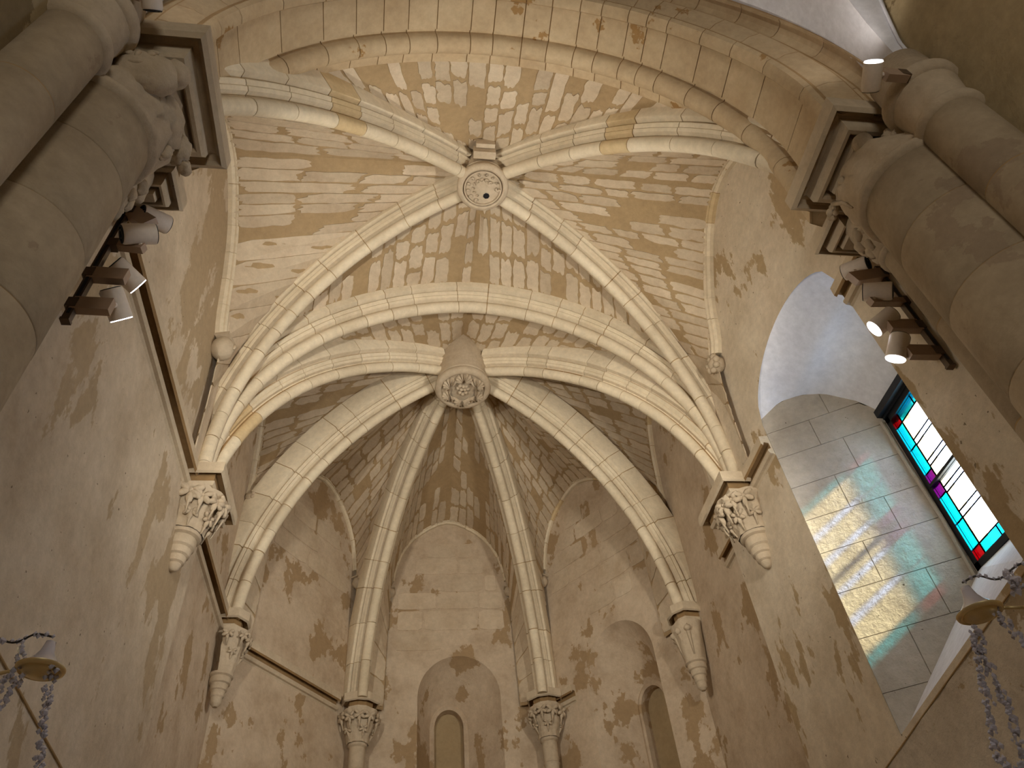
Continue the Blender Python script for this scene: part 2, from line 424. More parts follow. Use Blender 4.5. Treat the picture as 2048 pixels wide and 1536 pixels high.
# embrasure surfaces: far jamb, near jamb, soffit, sill
def jamb_y(x, far=True):
    t = (x-XR1)/(4.64-XR1)
    return 5.31 + (4.76-5.31)*t if far else 3.45 + (4.02-3.45)*t
def jamb_top(x):
    pts = [(3.60, 5.24), (3.88, 5.44), (4.08, 5.44), (4.26, 5.36), (4.49, 5.12), (4.64, 4.84)]
    for a, b in zip(pts, pts[1:]):
        if x <= b[0]: return a[1]+(b[1]-a[1])*(x-a[0])/(b[0]-a[0])
    return 4.84
win = empty('window_1', (4.62, 4.38, 3.1)); win['kind'] = 'structure'; win['label'] = 'stained glass window in a deep splayed embrasure on the right'
def jamb_panel(far):
    P = []
    for i in range(13):
        x = XR1 + (4.64-XR1)*i/12; zb = 1.90 + (3.02-1.90)*i/12; zt = jamb_top(x)
        P.append([V((x, jamb_y(x, far) + (.012 if far else -.012), zb+(zt-zb)*k/10)) for k in range(11)])
    return grid(P)
link_mesh('jamb', jamb_panel(True), m_jamb, win); link_mesh('jamb', jamb_panel(False), m_jamb, win)
# ashlar blocks of the far jamb
zc = [1.8, 2.35, 2.8, 3.22, 3.62, 3.98, 4.36, 4.74, 5.08, 5.6]
for r, (za, zb) in enumerate(zip(zc, zc[1:])):
    cuts = [XR1, XR1+(.38 if r % 2 else .62)+random.uniform(-.06, .06), 4.64]
    for xa, xb in zip(cuts, cuts[1:]):
        P = []
        for i in range(7):
            x = xa+.003+(xb-xa-.006)*i/6; t = (x-XR1)/(4.64-XR1)
            lo = max(za+.003+.03*(x-XR1), 1.93+1.10*t); hi = min(zb-.003+.03*(x-XR1), jamb_top(x))
            hi = max(hi, lo+.0005); P.append([V((x, jamb_y(x)-.0, lo+(hi-lo)*k/3)) for k in range(4)])
        if max(row[-1].z-row[0].z for row in P) < .03: continue
        vs, fs = grid(P); n = len(vs); vs = vs + [v+V((0, .012, 0)) for v in vs]
        per = [0, 1, 2, 3] + [4*i+3 for i in range(1, 7)] + [26, 25, 24] + [4*i for i in range(5, 0, -1)]
        fs = fs + [(a, b, b+n, a+n) for a, b in zip(per, per[1:]+per[:1])]
        link_mesh('stone', (vs, fs), m_jamb, win)
# soffit: white plaster between the arch of the opening and the flat head of the window
P = []
for i in range(17):
    x = XR1 + (4.66-XR1)*i/16; t = i/16; row = []
    y0, y1 = jamb_y(x, False), jamb_y(x, True); zs = jamb_top(x)
    for k in range(29):
        y = y0+(y1-y0)*k/28; q = (2*k/28-1); 
        rise = (.58*(1-t)**1.0)*math.sqrt(max(0, 1-q*q)) 
        crown = (5.78*(1-t)+4.90*t)
        z = zs + (max(crown, zs+.01)-zs)*math.sqrt(max(0, 1-q*q))
        row.append(V((x, y, z)))
    P.append(row)
link_mesh('soffit', grid(P), m_white, win, smooth=True)
link_mesh('sill', grid([[V((XR1, 3.40, 2.29)), V((XR1, 5.37, 2.005))], [V((4.66, 4.02, 3.12)), V((4.66, 4.83, 3.15))]]), m_white, win)
# iron frame, glazing bars, panes
GX = 4.62
fv = []
for y0, y1, z0, z1 in ((4.02, 4.78, 4.73, 4.80), (4.02, 4.78, 3.09, 3.15), (4.72, 4.78, 3.09, 4.80), (4.02, 4.06, 3.09, 4.80)):
    fv.append(box(GX-.03, GX+.05, y0, y1, z0, z1))
fr_ = link_mesh('frame', join(*fv), m_black, win)
link_mesh('head_rail', join(box(GX-.10, GX+.03, 4.0, 4.78, 4.82, 4.90), box(GX-.05, GX+.04, 4.0, 4.77, 4.79, 4.83)), m_black, win)
link_mesh('crossbar', box(GX-.035, GX+.02, 4.04, 4.74, 3.915, 3.945), m_black, win)
c_cyan = glass_pane('glass_cyan', (.02, .40, .44, 1)); c_red = glass_pane('glass_red', (.26, .004, .02, 1)); c_mag = glass_pane('glass_magenta', (.20, .03, .20, 1))
c_yel = glass_pane('glass_pale_yellow', (.68, .65, .52, 1)); c_blue = glass_pane('glass_pale_blue', (.74, .82, 1.0, 1)); c_clear = glass_pane('glass_clear', (.9, .85, .7, 1))
def pane(y0, y1, z0, z1, mt):
    g = .003
    link_mesh('pane', box(GX-.003, GX+.003, y0+g, y1-g, z0+g, z1-g), mt, fr_)
    return (y0, y1, z0, z1)
cells = []
ya, yb, yc, yd = 4.06, 4.14, 4.635, 4.72
cells.append(pane(yc, yd, 4.63, 4.73, c_red)); cells.append(pane(yc, yd, 3.15, 3.26, c_red)); cells.append(pane(ya, yb, 4.63, 4.73, c_red)); cells.append(pane(ya, yb, 3.15, 3.26, c_red))
for y0, y1 in ((yb, 4.39), (4.39, yc)):
    cells.append(pane(y0, y1, 4.63, 4.73, c_cyan)); cells.append(pane(y0, y1, 3.15, 3.26, c_cyan))
for y0, y1 in ((yc, yd), (ya, yb)):
    for z0, z1, c in ((4.63, 4.35, c_cyan), (4.35, 4.06, c_cyan), (4.06, 3.945, c_mag), (3.915, 3.80, c_mag), (3.80, 3.52, c_cyan), (3.52, 3.26, c_cyan)):
        cells.append(pane(y0, y1, z1, z0, c))
for z0, z1, c in ((4.63, 4.40, c_yel), (4.40, 4.34, c_blue), (4.34, 4.14, c_yel), (4.14, 4.085, c_blue), (4.085, 3.945, c_yel), (3.915, 3.84, c_yel), (3.84, 3.785, c_blue), (3.785, 3.58, c_yel), (3.58, 3.52, c_blue), (3.52, 3.26, c_yel)):
    for y0, y1 in ((yb, 4.30), (4.30, yc)): cells.append(pane(y0, y1, z1, z0, c))
lead = []
for y0, y1, z0, z1 in cells:
    for a in (z0, z1): lead.append(box(GX-.006, GX+.006, y0, y1, a-.0035, a+.0035))
    for a in (y0, y1): lead.append(box(GX-.006, GX+.006, a-.0035, a+.0035, z0, z1))
link_mesh('lead_came', join(*lead), m_black, fr_)
link_mesh('lime_fillet', tube([(GX-.06, 4.80, 3.05), (GX-.05, 4.79, 3.6), (GX-.06, 4.80, 4.2), (GX-.06, 4.80, 4.78)], .02, 6), m_jamb, win)

# ------------------------------------------------------------------ apse walls
def facet_wall(A, B, niche=None, z1=9.2):
    """wall from A to B in plan; niche = (centre s, half width, springing, height) leaves an arched hole"""
    d = (B-A); L = d.length; u = d/L
    pt = lambda s, z: V((A.x+u.x*s, A.y+u.y*s, z))
    vs, fs = [], []
    def quad(a, b, c, e):
        n = len(vs); vs.extend([a, b, c, e]); fs.append((n, n+1, n+2, n+3))
    if not niche: quad(pt(0, ZF), pt(L, ZF), pt(L, z1), pt(0, z1)); return vs, fs
    c, h, sp, rise = niche; zb = 1.0
    quad(pt(0, ZF), pt(c-h, ZF), pt(c-h, z1), pt(0, z1)); quad(pt(c+h, ZF), pt(L, ZF), pt(L, z1), pt(c+h, z1)); quad(pt(c-h, ZF), pt(c+h, ZF), pt(c+h, zb), pt(c-h, zb))
    f = lambda s: sp + rise*math.sqrt(max(0, 1-((s-c)/h)**2))
    for i in range(24):
        a, b = c-h*math.cos(PI*i/24), c-h*math.cos(PI*(i+1)/24)
        quad(pt(a, f(a)), pt(b, f(b)), pt(b, z1), pt(a, z1))
    return vs, fs
RAx = RA
wa = {}
wa['L'] = struct('wall_apse_left', facet_wall(LA, LB), m_apse, label='oblique left wall of the apse under a pointed wall rib')
NC = (1.50, .64, 5.20, .66); NR = (1.62, .64, 4.98, .66)
wa['C'] = struct('wall_apse_center', facet_wall(LB, RB, NC), m_apse, label='end wall of the apse with the round-headed central niche')
wa['R'] = struct('wall_apse_right', facet_wall(RB, RA, (2.89-1.27-.0, .64, 4.98, .66)), m_apse, label='oblique right wall of the apse with a dark niche')
def niche_window(name, A, B, c, h, sp, rise, ic, ih, isp, label):
    d = (B-A); u = d/d.length; nrm = V((-u.y, u.x, 0))
    if nrm.dot(V((AX, 8, 0))-A) > 0: nrm = -nrm
    pt = lambda s, z, dep: V((A.x+u.x*s, A.y+u.y*s, z)) + nrm*dep
    root = empty(name, pt(c, 1.0, .3)); root['kind'] = 'structure'; root['label'] = label
    def outline(c_, h_, sp_, rise_):
        out = [(c_-h_, 1.0)]
        out += [(c_-h_*math.cos(PI*i/24), sp_+rise_*math.sin(PI*i/24)) for i in range(25)]
        return out + [(c_+h_, 1.0)]
    O = outline(c, h, sp, rise); Q = outline(ic, ih+.07, isp, ih*1.25+.08); Q2 = outline(ic, ih+.03, isp, ih*1.25+.04); Q3 = outline(ic, ih, isp, ih*1.25)
    P = []
    for t in (0, .15, .4, .7, 1): P.append([pt(a[0]+(b[0]-a[0])*t, a[1]+(b[1]-a[1])*t**1.15, .62*t**.8) for a, b in zip(O, Q)])
    link_mesh('splay', grid(P), m_apse, root, smooth=True)
    P = [[pt(*a, .62) for a in Q], [pt(*a, .60) for a in Q2], [pt(*a, .615) for a in Q3], [pt(*a, .80) for a in Q3]]
    sharp(link_mesh('lancet_frame', grid(P), m_apse, root), 30)
    n = len(Q3); link_mesh('panel', ([pt(*a, .78) for a in Q3], [tuple(range(n))]), m_panel, root)
niche_window('window_2', LB, RB, NC[0], NC[1], NC[2], NC[3], 1.37, .23, 4.98, 'narrow round-headed lancet blocked with a tan panel, centre of the apse')
niche_window('window_3', RB, RA, 1.62, .64, 4.98, .66, 1.62, .23, 4.55, 'narrow lancet in the dark niche right of the apse centre')

# ------------------------------------------------------------------ wall rib curves
def sp_(pts): return catmull(pts, 6)
def wallc(X, pts): return sp_([V((X, y, z)) for y, z in pts])
bay1 = [(2.90, 5.0), (2.92, 6.4), (3.02, 7.0), (3.28, 7.6), (3.72, 8.02), (4.2, 8.14), (4.61, 7.95), (4.94, 7.60), (5.18, 7.15), (5.36, 6.72), (5.50, 6.50), (5.62, 5.9), (5.70, 5.0)]
bay2 = [(6.95, 5.0), (6.98, 6.9), (7.10, 7.6), (7.35, 8.15), (7.78, 8.52), (8.16, 8.22), (8.38, 7.7), (8.47, 7.2), (8.52, 6.8), (8.56, 5.0)]
def fac(A, B, L_=2.83):
    d = (B-A); u = d/d.length; k = d.length/2.83
    pts = [(.36, 5.0), (.38, 6.4), (.41, 7.1), (.55, 7.74), (.86, 8.18), (1.40, 8.46), (1.95, 8.20), (2.28, 7.74), (2.42, 7.1), (2.45, 6.4), (2.47, 5.0)]
    return sp_([V((A.x+u.x*s*k, A.y+u.y*s*k, z)) for s, z in pts])
F = {'1L': wallc(XL1+.07, bay1), '1R': wallc(XR1-.07, [(y, z-.12*(z > 7.5)) for y, z in bay1]), '2L': wallc(XL2+.06, bay2), '2R': wallc(XR2-.06, [(y+.1, z) for y, z in bay2]),
     'fL': fac(LA, LB), 'fC': fac(LB, RB), 'fR': fac(RB, RA)}
def off(path, v): return [p+V(v) for p in path]
inC = {'1L': V((1, 0, 0)), '1R': V((-1, 0, 0)), '2L': V((1, 0, 0)), '2R': V((-1, 0, 0)), 'fC': V((0, -1, 0)),
       'fL': V((LB.y-LA.y, -(LB.x-LA.x), 0)).normalized(), 'fR': V((-(RB.y-RA.y), (RB.x-RA.x), 0)).normalized()}
for k in inC:
    if k.startswith('f') : F[k] = off(F[k], inC[k]*.06)
def split_apex(path):
    k = max(range(len(path)), key=lambda i: path[i].z); return path[:k+1], list(reversed(path[k:]))

# ------------------------------------------------------------------ the first, wide arch
def arch1_curve(Y, r, n=48):
    AC = .70; r = r+.04; pts = [V((AC-r, Y, 4.98+ (5.49-4.98)*i/4)) for i in range(4)]
    pts += [V((AC-r*math.cos(PI*i/n), Y, 5.44+r*math.sin(PI*i/n))) for i in range(n+1)]
    pts += [V((AC+r, Y, 5.49-(5.49-4.98)*i/4)) for i in range(1, 5)]
    return pts
def arch1_profile():
    p = [(2.86, 2.62), (2.80, 2.34), (2.70, 2.30)]
    for k in range(8): a = PI*.05 + k*PI*.95/7; p.append((2.58+.095*math.cos(a), 2.225-.095*math.sin(a)))
    p += [(2.475, 2.24), (2.45, 2.24), (2.44, 2.19), (2.15, 2.17), (2.13, 2.13), (2.08, 2.12), (2.03, 2.135), (2.01, 2.17), (2.02, 2.22), (1.98, 2.30), (1.96, 2.42), (2.01, 2.46), (2.02, 2.50)]
    for k in range(7): a = PI*1.15 - k*PI*1.0/6 ; p.append((1.93-.08*math.sin(a+PI/2), 2.575-.08*math.cos(a+PI/2)))
    p += [(1.86, 2.66), (1.9, 2.70), (2.1, 2.75)]
    return p
A1P = arch1_profile()
def build_arch1():
    root = empty('transverse_arch', (AX, 2.3, 5.0)); tag(root, 'wide moulded stone arch across the top of the picture in front of the ribbed bay', 'arch')
    def station(s):  # s in 0..1 along; returns radial direction and centre
        Ls = .51; Lc = PI*2.2; T = 2*Ls+Lc; d = s*T
        if d < Ls: return V((.71, 0, 4.98+d)), V((-1, 0, 0)), 0.0
        if d > Ls+Lc: return V((.71, 0, 4.98+(T-d))), V((1, 0, 0)), 0.0
        th = (d-Ls)/2.2; return V((.71, 0, 5.46)), V((-math.cos(th), 0, math.sin(th))), math.sin(th)
    def ring(s, inset=0):
        c, rd, sn = station(s); row = []
        for y, r in A1P:
            if y < 2.2: y = y - .10*(1-sn)
            row.append(c + rd*(r+inset+.035) + V((0, y, 0)))
        return row
    P = [ring(i/90, .012) for i in range(91)]
    sharp(link_mesh('mortar', grid(P), m_joint, root), 30)
    s = 0
    n = 0
    while s < .999:
        e = min(1, s + (.040 if n % 3 else .055)*random.uniform(.75, 1.2)*(1.35 if (s < .3 or s > .72) else .75))
        if 1-e < .02: e = 1
        g = .0006
        P = [ring(s+g+(e-s-2*g)*i/4) for i in range(5)]
        vs, fs = grid(P); m = len(A1P)
        back = []
        fs += [tuple(reversed(range(m))), tuple(range(4*m, 5*m))]
        sharp(link_mesh('stone', (vs, fs), m_archst, root), 30)
        s = e; n += 1
build_arch1()

# ------------------------------------------------------------------ ribs
PR = rib_profile(1.0)
names = {
 'dFL': ('pale moulded rib from the upper left pier to the upper boss', 'diagonal ribs of the front bay'),
 'dFR': ('pale moulded rib from the upper right pier to the upper boss', 'diagonal ribs of the front bay'),
 'dBL': ('moulded rib rising from the left corbel capital to the upper boss', 'diagonal ribs of the front bay'),
 'dBR': ('moulded rib rising from the right corbel capital to the upper boss', 'diagonal ribs of the front bay'),
 'aL': ('rib from the left corbel capital to the lower boss, just under the broad cross arch', 'ribs of the apse vault'),
 'aR': ('rib from the right corbel capital to the lower boss, just under the broad cross arch', 'ribs of the apse vault'),
 'bL': ('rib from the small capital above the slanting string course to the lower boss', 'ribs of the apse vault'),
 'bR': ('rib from the small twisted corbel right of the apse to the lower boss', 'ribs of the apse vault'),
 'cL': ('steep rib left of the central lancet rising to the lower boss', 'ribs of the apse vault'),
 'cR': ('steep rib right of the central lancet rising to the lower boss', 'ribs of the apse vault')}
for k, (lab, g) in names.items():
    build_rib('vault_rib', lab, 'rib', R[k], PR, g, trim=(0, .20 if k[0] == 'd' else .30))
build_rib('cross_arch', 'broad pointed cross arch spanning between the two large corbel capitals', 'arch', R['arch2'], [(x*1.12, y*1.08) for x, y in PR], None, block=.42, tan=.04)

# wall ribs: they project from the wall; lateral along the wall normal
def build_wall_rib(key, label, lo, hi, group):
    path = F[key]; n = inC[key]
    idx = [i for i, p in enumerate(path)]
    # the visible part is above the little corbels
    a, b = split_apex(path)
    path = [p for p in path if p.z > lo] if True else path
    path = [p for p in path]
    c = V((sum(p.x for p in path)/len(path), sum(p.y for p in path)/len(path), 6.6))
    fr = []
    for i in range(len(path)):
        t = (path[min(i+1, len(path)-1)] - path[max(i-1, 0)]).normalized(); up = t.cross(n); 
        if up.dot(path[i]-c) < 0: up = -up
        fr.append((n, up.normalized()))
    prof = [(-.07, -.02), (-.02, -.025), (.0, -.012), (.01, .0), (.03, -.004), (.048, .02), (.045, .05), (.02, .062), (.022, .075), (.045, .085), (.05, .10), (.03, .125), (-.07, .15)]
    build_rib('wall_rib', label, 'rib', path, prof, group, block=.42, fr=fr, tan=.05, gap=.003, steps=3)
WR = [('1L', 'thin wall rib curving down the left wall to a small head corbel', 6.5), ('1R', 'thin wall rib on the right wall above the stained glass window', 6.5),
      ('2L', 'thin wall rib on the chancel wall left, behind the long ribs', 6.8), ('2R', 'thin wall rib on the chancel wall right, behind the long ribs', 6.8),
      ('fL', 'thin pointed wall rib over the oblique left apse wall', 7.1), ('fC', 'thin pointed wall rib over the central lancet wall', 7.1), ('fR', 'thin pointed wall rib over the oblique right apse wall', 7.1)]
for k, lab, lo in WR: build_wall_rib(k, lab, lo, 9, 'wall ribs')

# ------------------------------------------------------------------ vault webs with their stones
def slab(S, nrm, cu, cv, hu, hv, th, npts=26, ragged=.16, seed=0):
    """irregular flat stone on surface S(u,v): rounded rectangle outline with a ragged edge"""
    outline = []
    for i in range(npts):
        a = 2*PI*i/npts + .17; c, s = math.cos(a), math.sin(a)
        k = 1/max(abs(c), abs(s)); k = min(k, 1.34)
        k *= 1 - ragged*.35 + ragged*noise.noise(V((seed*1.7, c*2.4, s*2.4)))*1.1 + ragged*.55*noise.noise(V((seed*2.3, c*7, s*7+5)))
        outline.append((cu + hu*c*k, cv + hv*s*k))
    n0 = nrm(cu, cv)
    top = [S(u, v)+n0*th for u, v in outline]; base = [S(u, v)-n0*.004 for u, v in outline]
    ctr = S(cu, cv)+n0*(th+.002)
    inner = [S(cu+(u-cu)*.94, cv+(v-cv)*.94)+n0*(th+.001) for u, v in outline]
    vs = base + top + [ctr]; n = npts; fs = []
    for i in range(n):
        j = (i+1) % n; fs += [(i, j, n+j, n+i), (n+i, n+j, 2*n)]
    return vs, fs
BAYC = V((AX, 5.0, 5.5))
def web(E1, E2, label, course=.21, length=.42, smooth_below=.34, jitter=.25, gap=.10, coverage=.9, centre=None, key=0, tmax=1.0):
    """E1 along the rib, E2 along the wall rib or arch, both from springing (0) to crown (1)"""
    N_ = 60; a = resample(E1, N_+1); b = resample(E2, N_+1); centre = centre or BAYC
    def S(s, v):
        x = max(0, min(1, s))*N_; i = min(N_-1, int(x)); t = x-i
        p = a[i].lerp(a[i+1], t); q = b[i].lerp(b[i+1], t); return p.lerp(q, v)
    def nrm(s, v):
        e = .01; n = (S(s+e, v)-S(s-e, v)).cross(S(s, v+.05)-S(s, v-.05))
        if n.length < 1e-9: return V((0, 0, -1))
        n.normalize(); return n if n.dot(centre-S(s, v)) > 0 else -n
    P = [[S(j/40, i/8) for i in range(9)] for j in range(41)]
    root = struct('ceiling', grid(P), m_mortar, label=label, smooth=True)
    LT = sum((a[i+1]-a[i]).length for i in range(N_))
    s = .01; cnt = 0; rnd = random.Random(key*13+5)
    while s < tmax-.02:
        low = s < smooth_below
        h = (course*(2.3 if low else 1.0)*rnd.uniform(.85, 1.2))/LT
        if s+h > tmax: h = tmax-s
        w_ = (a[int(min(N_, (s+h/2)*N_))]-b[int(min(N_, (s+h/2)*N_))]).length
        if w_ > .12:
            k = max(1, round(w_/(length*(1.7 if low else 1)*rnd.uniform(.75, 1.25)))); cuts = [0]
            for q in range(1, k): cuts.append(q/k + rnd.uniform(-.18, .18)/k)
            cuts.append(1.0)
            for v0, v1 in zip(cuts, cuts[1:]):
                if rnd.random() > coverage and not low: continue
                gu = (gap*(.3 if low else rnd.uniform(.55, 1.15)))*.5*course/LT*2.2; gv = min(.3*(v1-v0), (gap*.42*(.35 if low else 1))/w_*.5)
                hu = max(.2*h, h/2-gu*.5); hv = (v1-v0)/2-gv
                link_mesh('stone', slab(S, nrm, s+h/2, (v0+v1)/2, hu, hv, .012 if not low else .008, 26, .07 if low else .22, cnt+key*50), m_webstone, root)
                cnt += 1
        s += h
    return root
D = .40
X_ = {k: extrados(R[k], D) for k in R}
X2l, X2r = split_apex(X_['arch2'])
a1 = [p for p in arch1_curve(2.72, 2.38)]
A1l, A1r = split_apex(a1)
fL1a, fL1b = split_apex(F['1L']); fR1a, fR1b = split_apex(F['1R'])
fL2a, fL2b = split_apex(F['2L']); fR2a, fR2b = split_apex(F['2R'])
fla, flb = split_apex(F['fL']); fca, fcb = split_apex(F['fC']); fra, frb = split_apex(F['fR'])
C1 = V((AX, 4.4, 5.5)); C2 = V((AX, 8.0, 5.5))
top = lambda path, dz=0.12: path
def ext_to(path, P):   # carry a rib's extrados on to the crown of the vault over the boss
    return path[:-1] + [V((P.x, P.y, P.z))]
K1 = V((.78, 4.38, 8.74)); K2 = V((.77, 7.60, 9.02))
XE = {k: ext_to(v, K1 if k[0] == 'd' else K2) for k, v in X_.items() if k != 'arch2'}
web(XE['dFL'], A1l, 'front web of the first vault, left half, below the wide arch', centre=C1, key=1, course=.20)
web(XE['dFR'], A1r, 'front web of the first vault, right half, below the wide arch', centre=C1, key=2, course=.20)
web(XE['dFL'], fL1a, 'left web of the first vault, part nearest the upper left pier', centre=C1, key=3, length=.8, coverage=.92, gap=.06, smooth_below=.5)
web(XE['dBL'], fL1b, 'left web of the first vault, part over the left corbel capital', centre=C1, key=4, length=.8, coverage=.92, gap=.05, smooth_below=.7)
web(XE['dFR'], fR1a, 'right web of the first vault, part nearest the upper right pier', centre=C1, key=5, length=.5)
web(XE['dBR'], fR1b, 'right web of the first vault, part over the right corbel capital', centre=C1, key=6, length=.5)
web(XE['dBL'], off(X2l, (0, -.15, 0)), 'rear web of the first vault, left half, above the broad cross arch', centre=C1, key=7)
web(XE['dBR'], off(X2r, (0, -.15, 0)), 'rear web of the first vault, right half, above the broad cross arch', centre=C1, key=8)
web(XE['aL'], off(X2l, (0, .15, 0)), 'web between the cross arch and the left rib of the lower boss', centre=C2, key=9)
web(XE['aR'], off(X2r, (0, .15, 0)), 'web between the cross arch and the right rib of the lower boss', centre=C2, key=10)
web(XE['aL'], fL2a, 'left chancel web, half nearest the cross arch', centre=C2, key=11, smooth_below=.45)
web(XE['bL'], fL2b, 'left chancel web, half nearest the apse', centre=C2, key=12, smooth_below=.45)
web(XE['aR'], fR2a, 'right chancel web, half nearest the cross arch', centre=C2, key=13, smooth_below=.45)
web(XE['bR'], fR2b, 'right chancel web, half nearest the apse', centre=C2, key=14, smooth_below=.45)
web(XE['bL'], fla, 'oblique left apse web, half by the outer rib', centre=C2, key=15, course=.26, length=.5)
web(XE['cL'], flb, 'oblique left apse web, half by the steep rib', centre=C2, key=16, course=.26, length=.5)
web(XE['cL'], fca, 'central apse web, left half, deep between the steep ribs', centre=C2, key=17, course=.24, coverage=.6)
web(XE['cR'], fcb, 'central apse web, right half, deep between the steep ribs', centre=C2, key=18, course=.24, coverage=.6)
web(XE['cR'], fra, 'oblique right apse web, half by the steep rib', centre=C2, key=19, course=.22, length=.4)
web(XE['bR'], frb, 'oblique right apse web, half by the outer rib', centre=C2, key=20, course=.22, length=.4)

# ashlar faces showing on the apse walls
def wall_stones(root, A, B, nin, zs, lim, key, mat=None, lens=.6, cover=.8, avoid=None):
    d = B-A; L = d.length; u = d/L; rnd = random.Random(key)
    S = lambda s, z: V((A.x+u.x*s, A.y+u.y*s, z)) ; nr = lambda s, z: nin
    c = 0
    for z0, z1 in zip(zs, zs[1:]):
        lo, hi = lim((z0+z1)/2); lo2, hi2 = lim(z1)
        lo = max(lo, lo2); hi = min(hi, hi2)
        s = lo
        while s < hi-.12:
            e = min(hi, s+lens*rnd.uniform(.6, 1.35))
            if hi-e < .15: e = hi
            if rnd.random() < cover and not (avoid and avoid((s+e)/2, (z0+z1)/2)):
                link_mesh('stone', slab(S, nr, (s+e)/2, (z0+z1)/2, (e-s)/2-.015, (z1-z0)/2-.014, .008, 22, .05, key*31+c), mat or m_webstone, root)
            c += 1; s = e
lim_f = lambda z: (.5, 2.3) if z < 7.2 else (.5+(z-7.2)*.6, 2.3-(z-7.2)*.6)
zz = [5.15, 5.55, 5.95, 6.3, 6.68, 7.02, 7.36, 7.70, 8.02]
m_apst = stone('apse_ashlar', srgb(206, 186, 154), srgb(186, 163, 130), bump=.5, bscale=16, rnd=.3)
wall_stones(wa['C'], LB, RB, inC['fC'], zz[2:], lim_f, 5, m_apst, .7, .9, lambda s, z: abs(s-1.5) < .7 and z < 6.0)
wall_stones(wa['R'], RB, RA, inC['fR'], zz[2:], lambda z: (lim_f(z)[0], lim_f(z)[1]+.2), 6, m_apst, .6, .75, lambda s, z: abs(s-1.62) < .75 and z < 5.9)
wall_stones(wa['L'], LA, LB, inC['fL'], zz[4:], lim_f, 7, m_apst, .9, .5)

# ------------------------------------------------------------------ bosses
def make_boss(C, r, zb, zt, label, kind):
    root = empty('roof_boss', (C.x, C.y, zb)); tag(root, label, 'boss')
    o = lambda vf: xform(vf, Matrix.Translation((C.x, C.y, 0)))
    link_mesh('drum', o(lathe([(r*.93, zt), (r*.93, zb+.16), (r*.97, zb+.14), (r*.9, zb+.12), (r*.96, zb+.10)], 40)), m_carved, root, smooth=False)
    sharp(link_mesh('rim', o(lathe([(r*.94, zb+.12), (r*1.02, zb+.08), (r*1.03, zb+.03), (r*.97, zb), (r*.86, zb-.012), (r*.80, zb+.0), (r*.78, zb+.06)], 40, caps=False)), m_carved, root), 50)
    fc_ = link_mesh('face', o(lathe([(r*.82, zb+.03), (r*.4, zb+.022), (.001, zb+.02)], 40, caps=False)), m_carved, root, smooth=True)
    if kind == 1:
        sharp(link_mesh('inner_ring', o(lathe([(r*.76, zb+.03), (r*.75, zb+.0), (r*.70, zb+.0), (r*.69, zb+.03)], 36, caps=False)), m_carved, root), 40)
        rnd = random.Random(3)
        for q in range(26):      # worn relief: small raised scrolls round the field
            a = 2*PI*q/13 + (.2 if q > 12 else 0); rr = r*(.58 if q < 13 else .36)
            if 13 <= q and math.cos(a-.7) > .3: continue
            if q < 13 and math.cos(a-.9) > .75: continue
            c = V((C.x+rr*math.cos(a), C.y+rr*math.sin(a), zb+.010)); w_ = r*.085
            pts = [c+V((w_*math.cos(t)*(1-t/9), w_*math.sin(t)*(1-t/9), -.004)) for t in [k*.6+a for k in range(8)]]
            link_mesh('scroll', tube(pts, .015, 6), m_carved, fc_, smooth=True)
        link_mesh('hole', o(xform(lathe([(.040, zb+.016), (.034, zb+.012), (.001, zb+.013)], 7, caps=False), Matrix.Translation((.05, .10, 0)))), m_black, root)
        link_mesh('block', box(C.x-.13, C.x+.13, C.y-.39, C.y-.30, zb+.16, zb+.30), m_carved, root)
        link_mesh('block', box(C.x-.10, C.x+.12, C.y-.45, C.y-.40, zb+.24, zb+.36), m_carved, root)
    else:
        def fan(ax, ay, s, rot):
            vs = [V((0, 0, 0))]; fs = []; n = 18
            for k in range(n+1):
                t = -PI*.68 + 2*PI*.68*k/n; ridge = 1 if k % 2 else .82
                for q, rr in enumerate((.30, 1.0)): vs.append(V((s*rr*ridge**(q)*math.cos(t+rot), s*rr*ridge**q*math.sin(t+rot), -(.072 if k % 2 else .012)*(1.25-.75*rr))))
            for k in range(n):
                a = 1+2*k; fs += [(0, a, a+2), (a, a+1, a+3, a+2)]
            vs2 = vs + [v+V((0, 0, .05)) for v in vs]; m_ = len(vs)
            for k in range(n): fs.append((2+2*k, 2+2*k+2, m_+2+2*k+2, m_+2+2*k))
            return [v+V((C.x+ax, C.y+ay, zb+.0)) for v in vs2], fs
        for q in range(6):
            a = PI/6 + q*PI/3; link_mesh('leaf', fan(.53*r*math.cos(a), .53*r*math.sin(a), r*.30, a), m_carved, fc_)
        k = 0
        for ax, ay in ((-.09, -.05), (-.03, -.02), (.03, -.02), (.08, -.04), (-.06, -.10), (0, -.09), (.05, -.09), (-.05, .05), (.05, .05), (0, .09)):
            link_mesh('petal', blob((C.x+ax*r*2.1, C.y+ay*r*2.1, zb-.005), .032, 8, 6, .1, seed=k), m_carved, fc_, smooth=True); k += 1
    return root
make_boss(V((.79, 4.35, 0)), .30, 8.10, 8.80, 'round roof boss with a worn carved disc and a small hole, where four ribs cross', 1)
make_boss(V((.77, 7.58, 0)), .40, 8.03, 9.15, 'tall drum-shaped roof boss carved with shell leaves and flowers over the apse', 2)

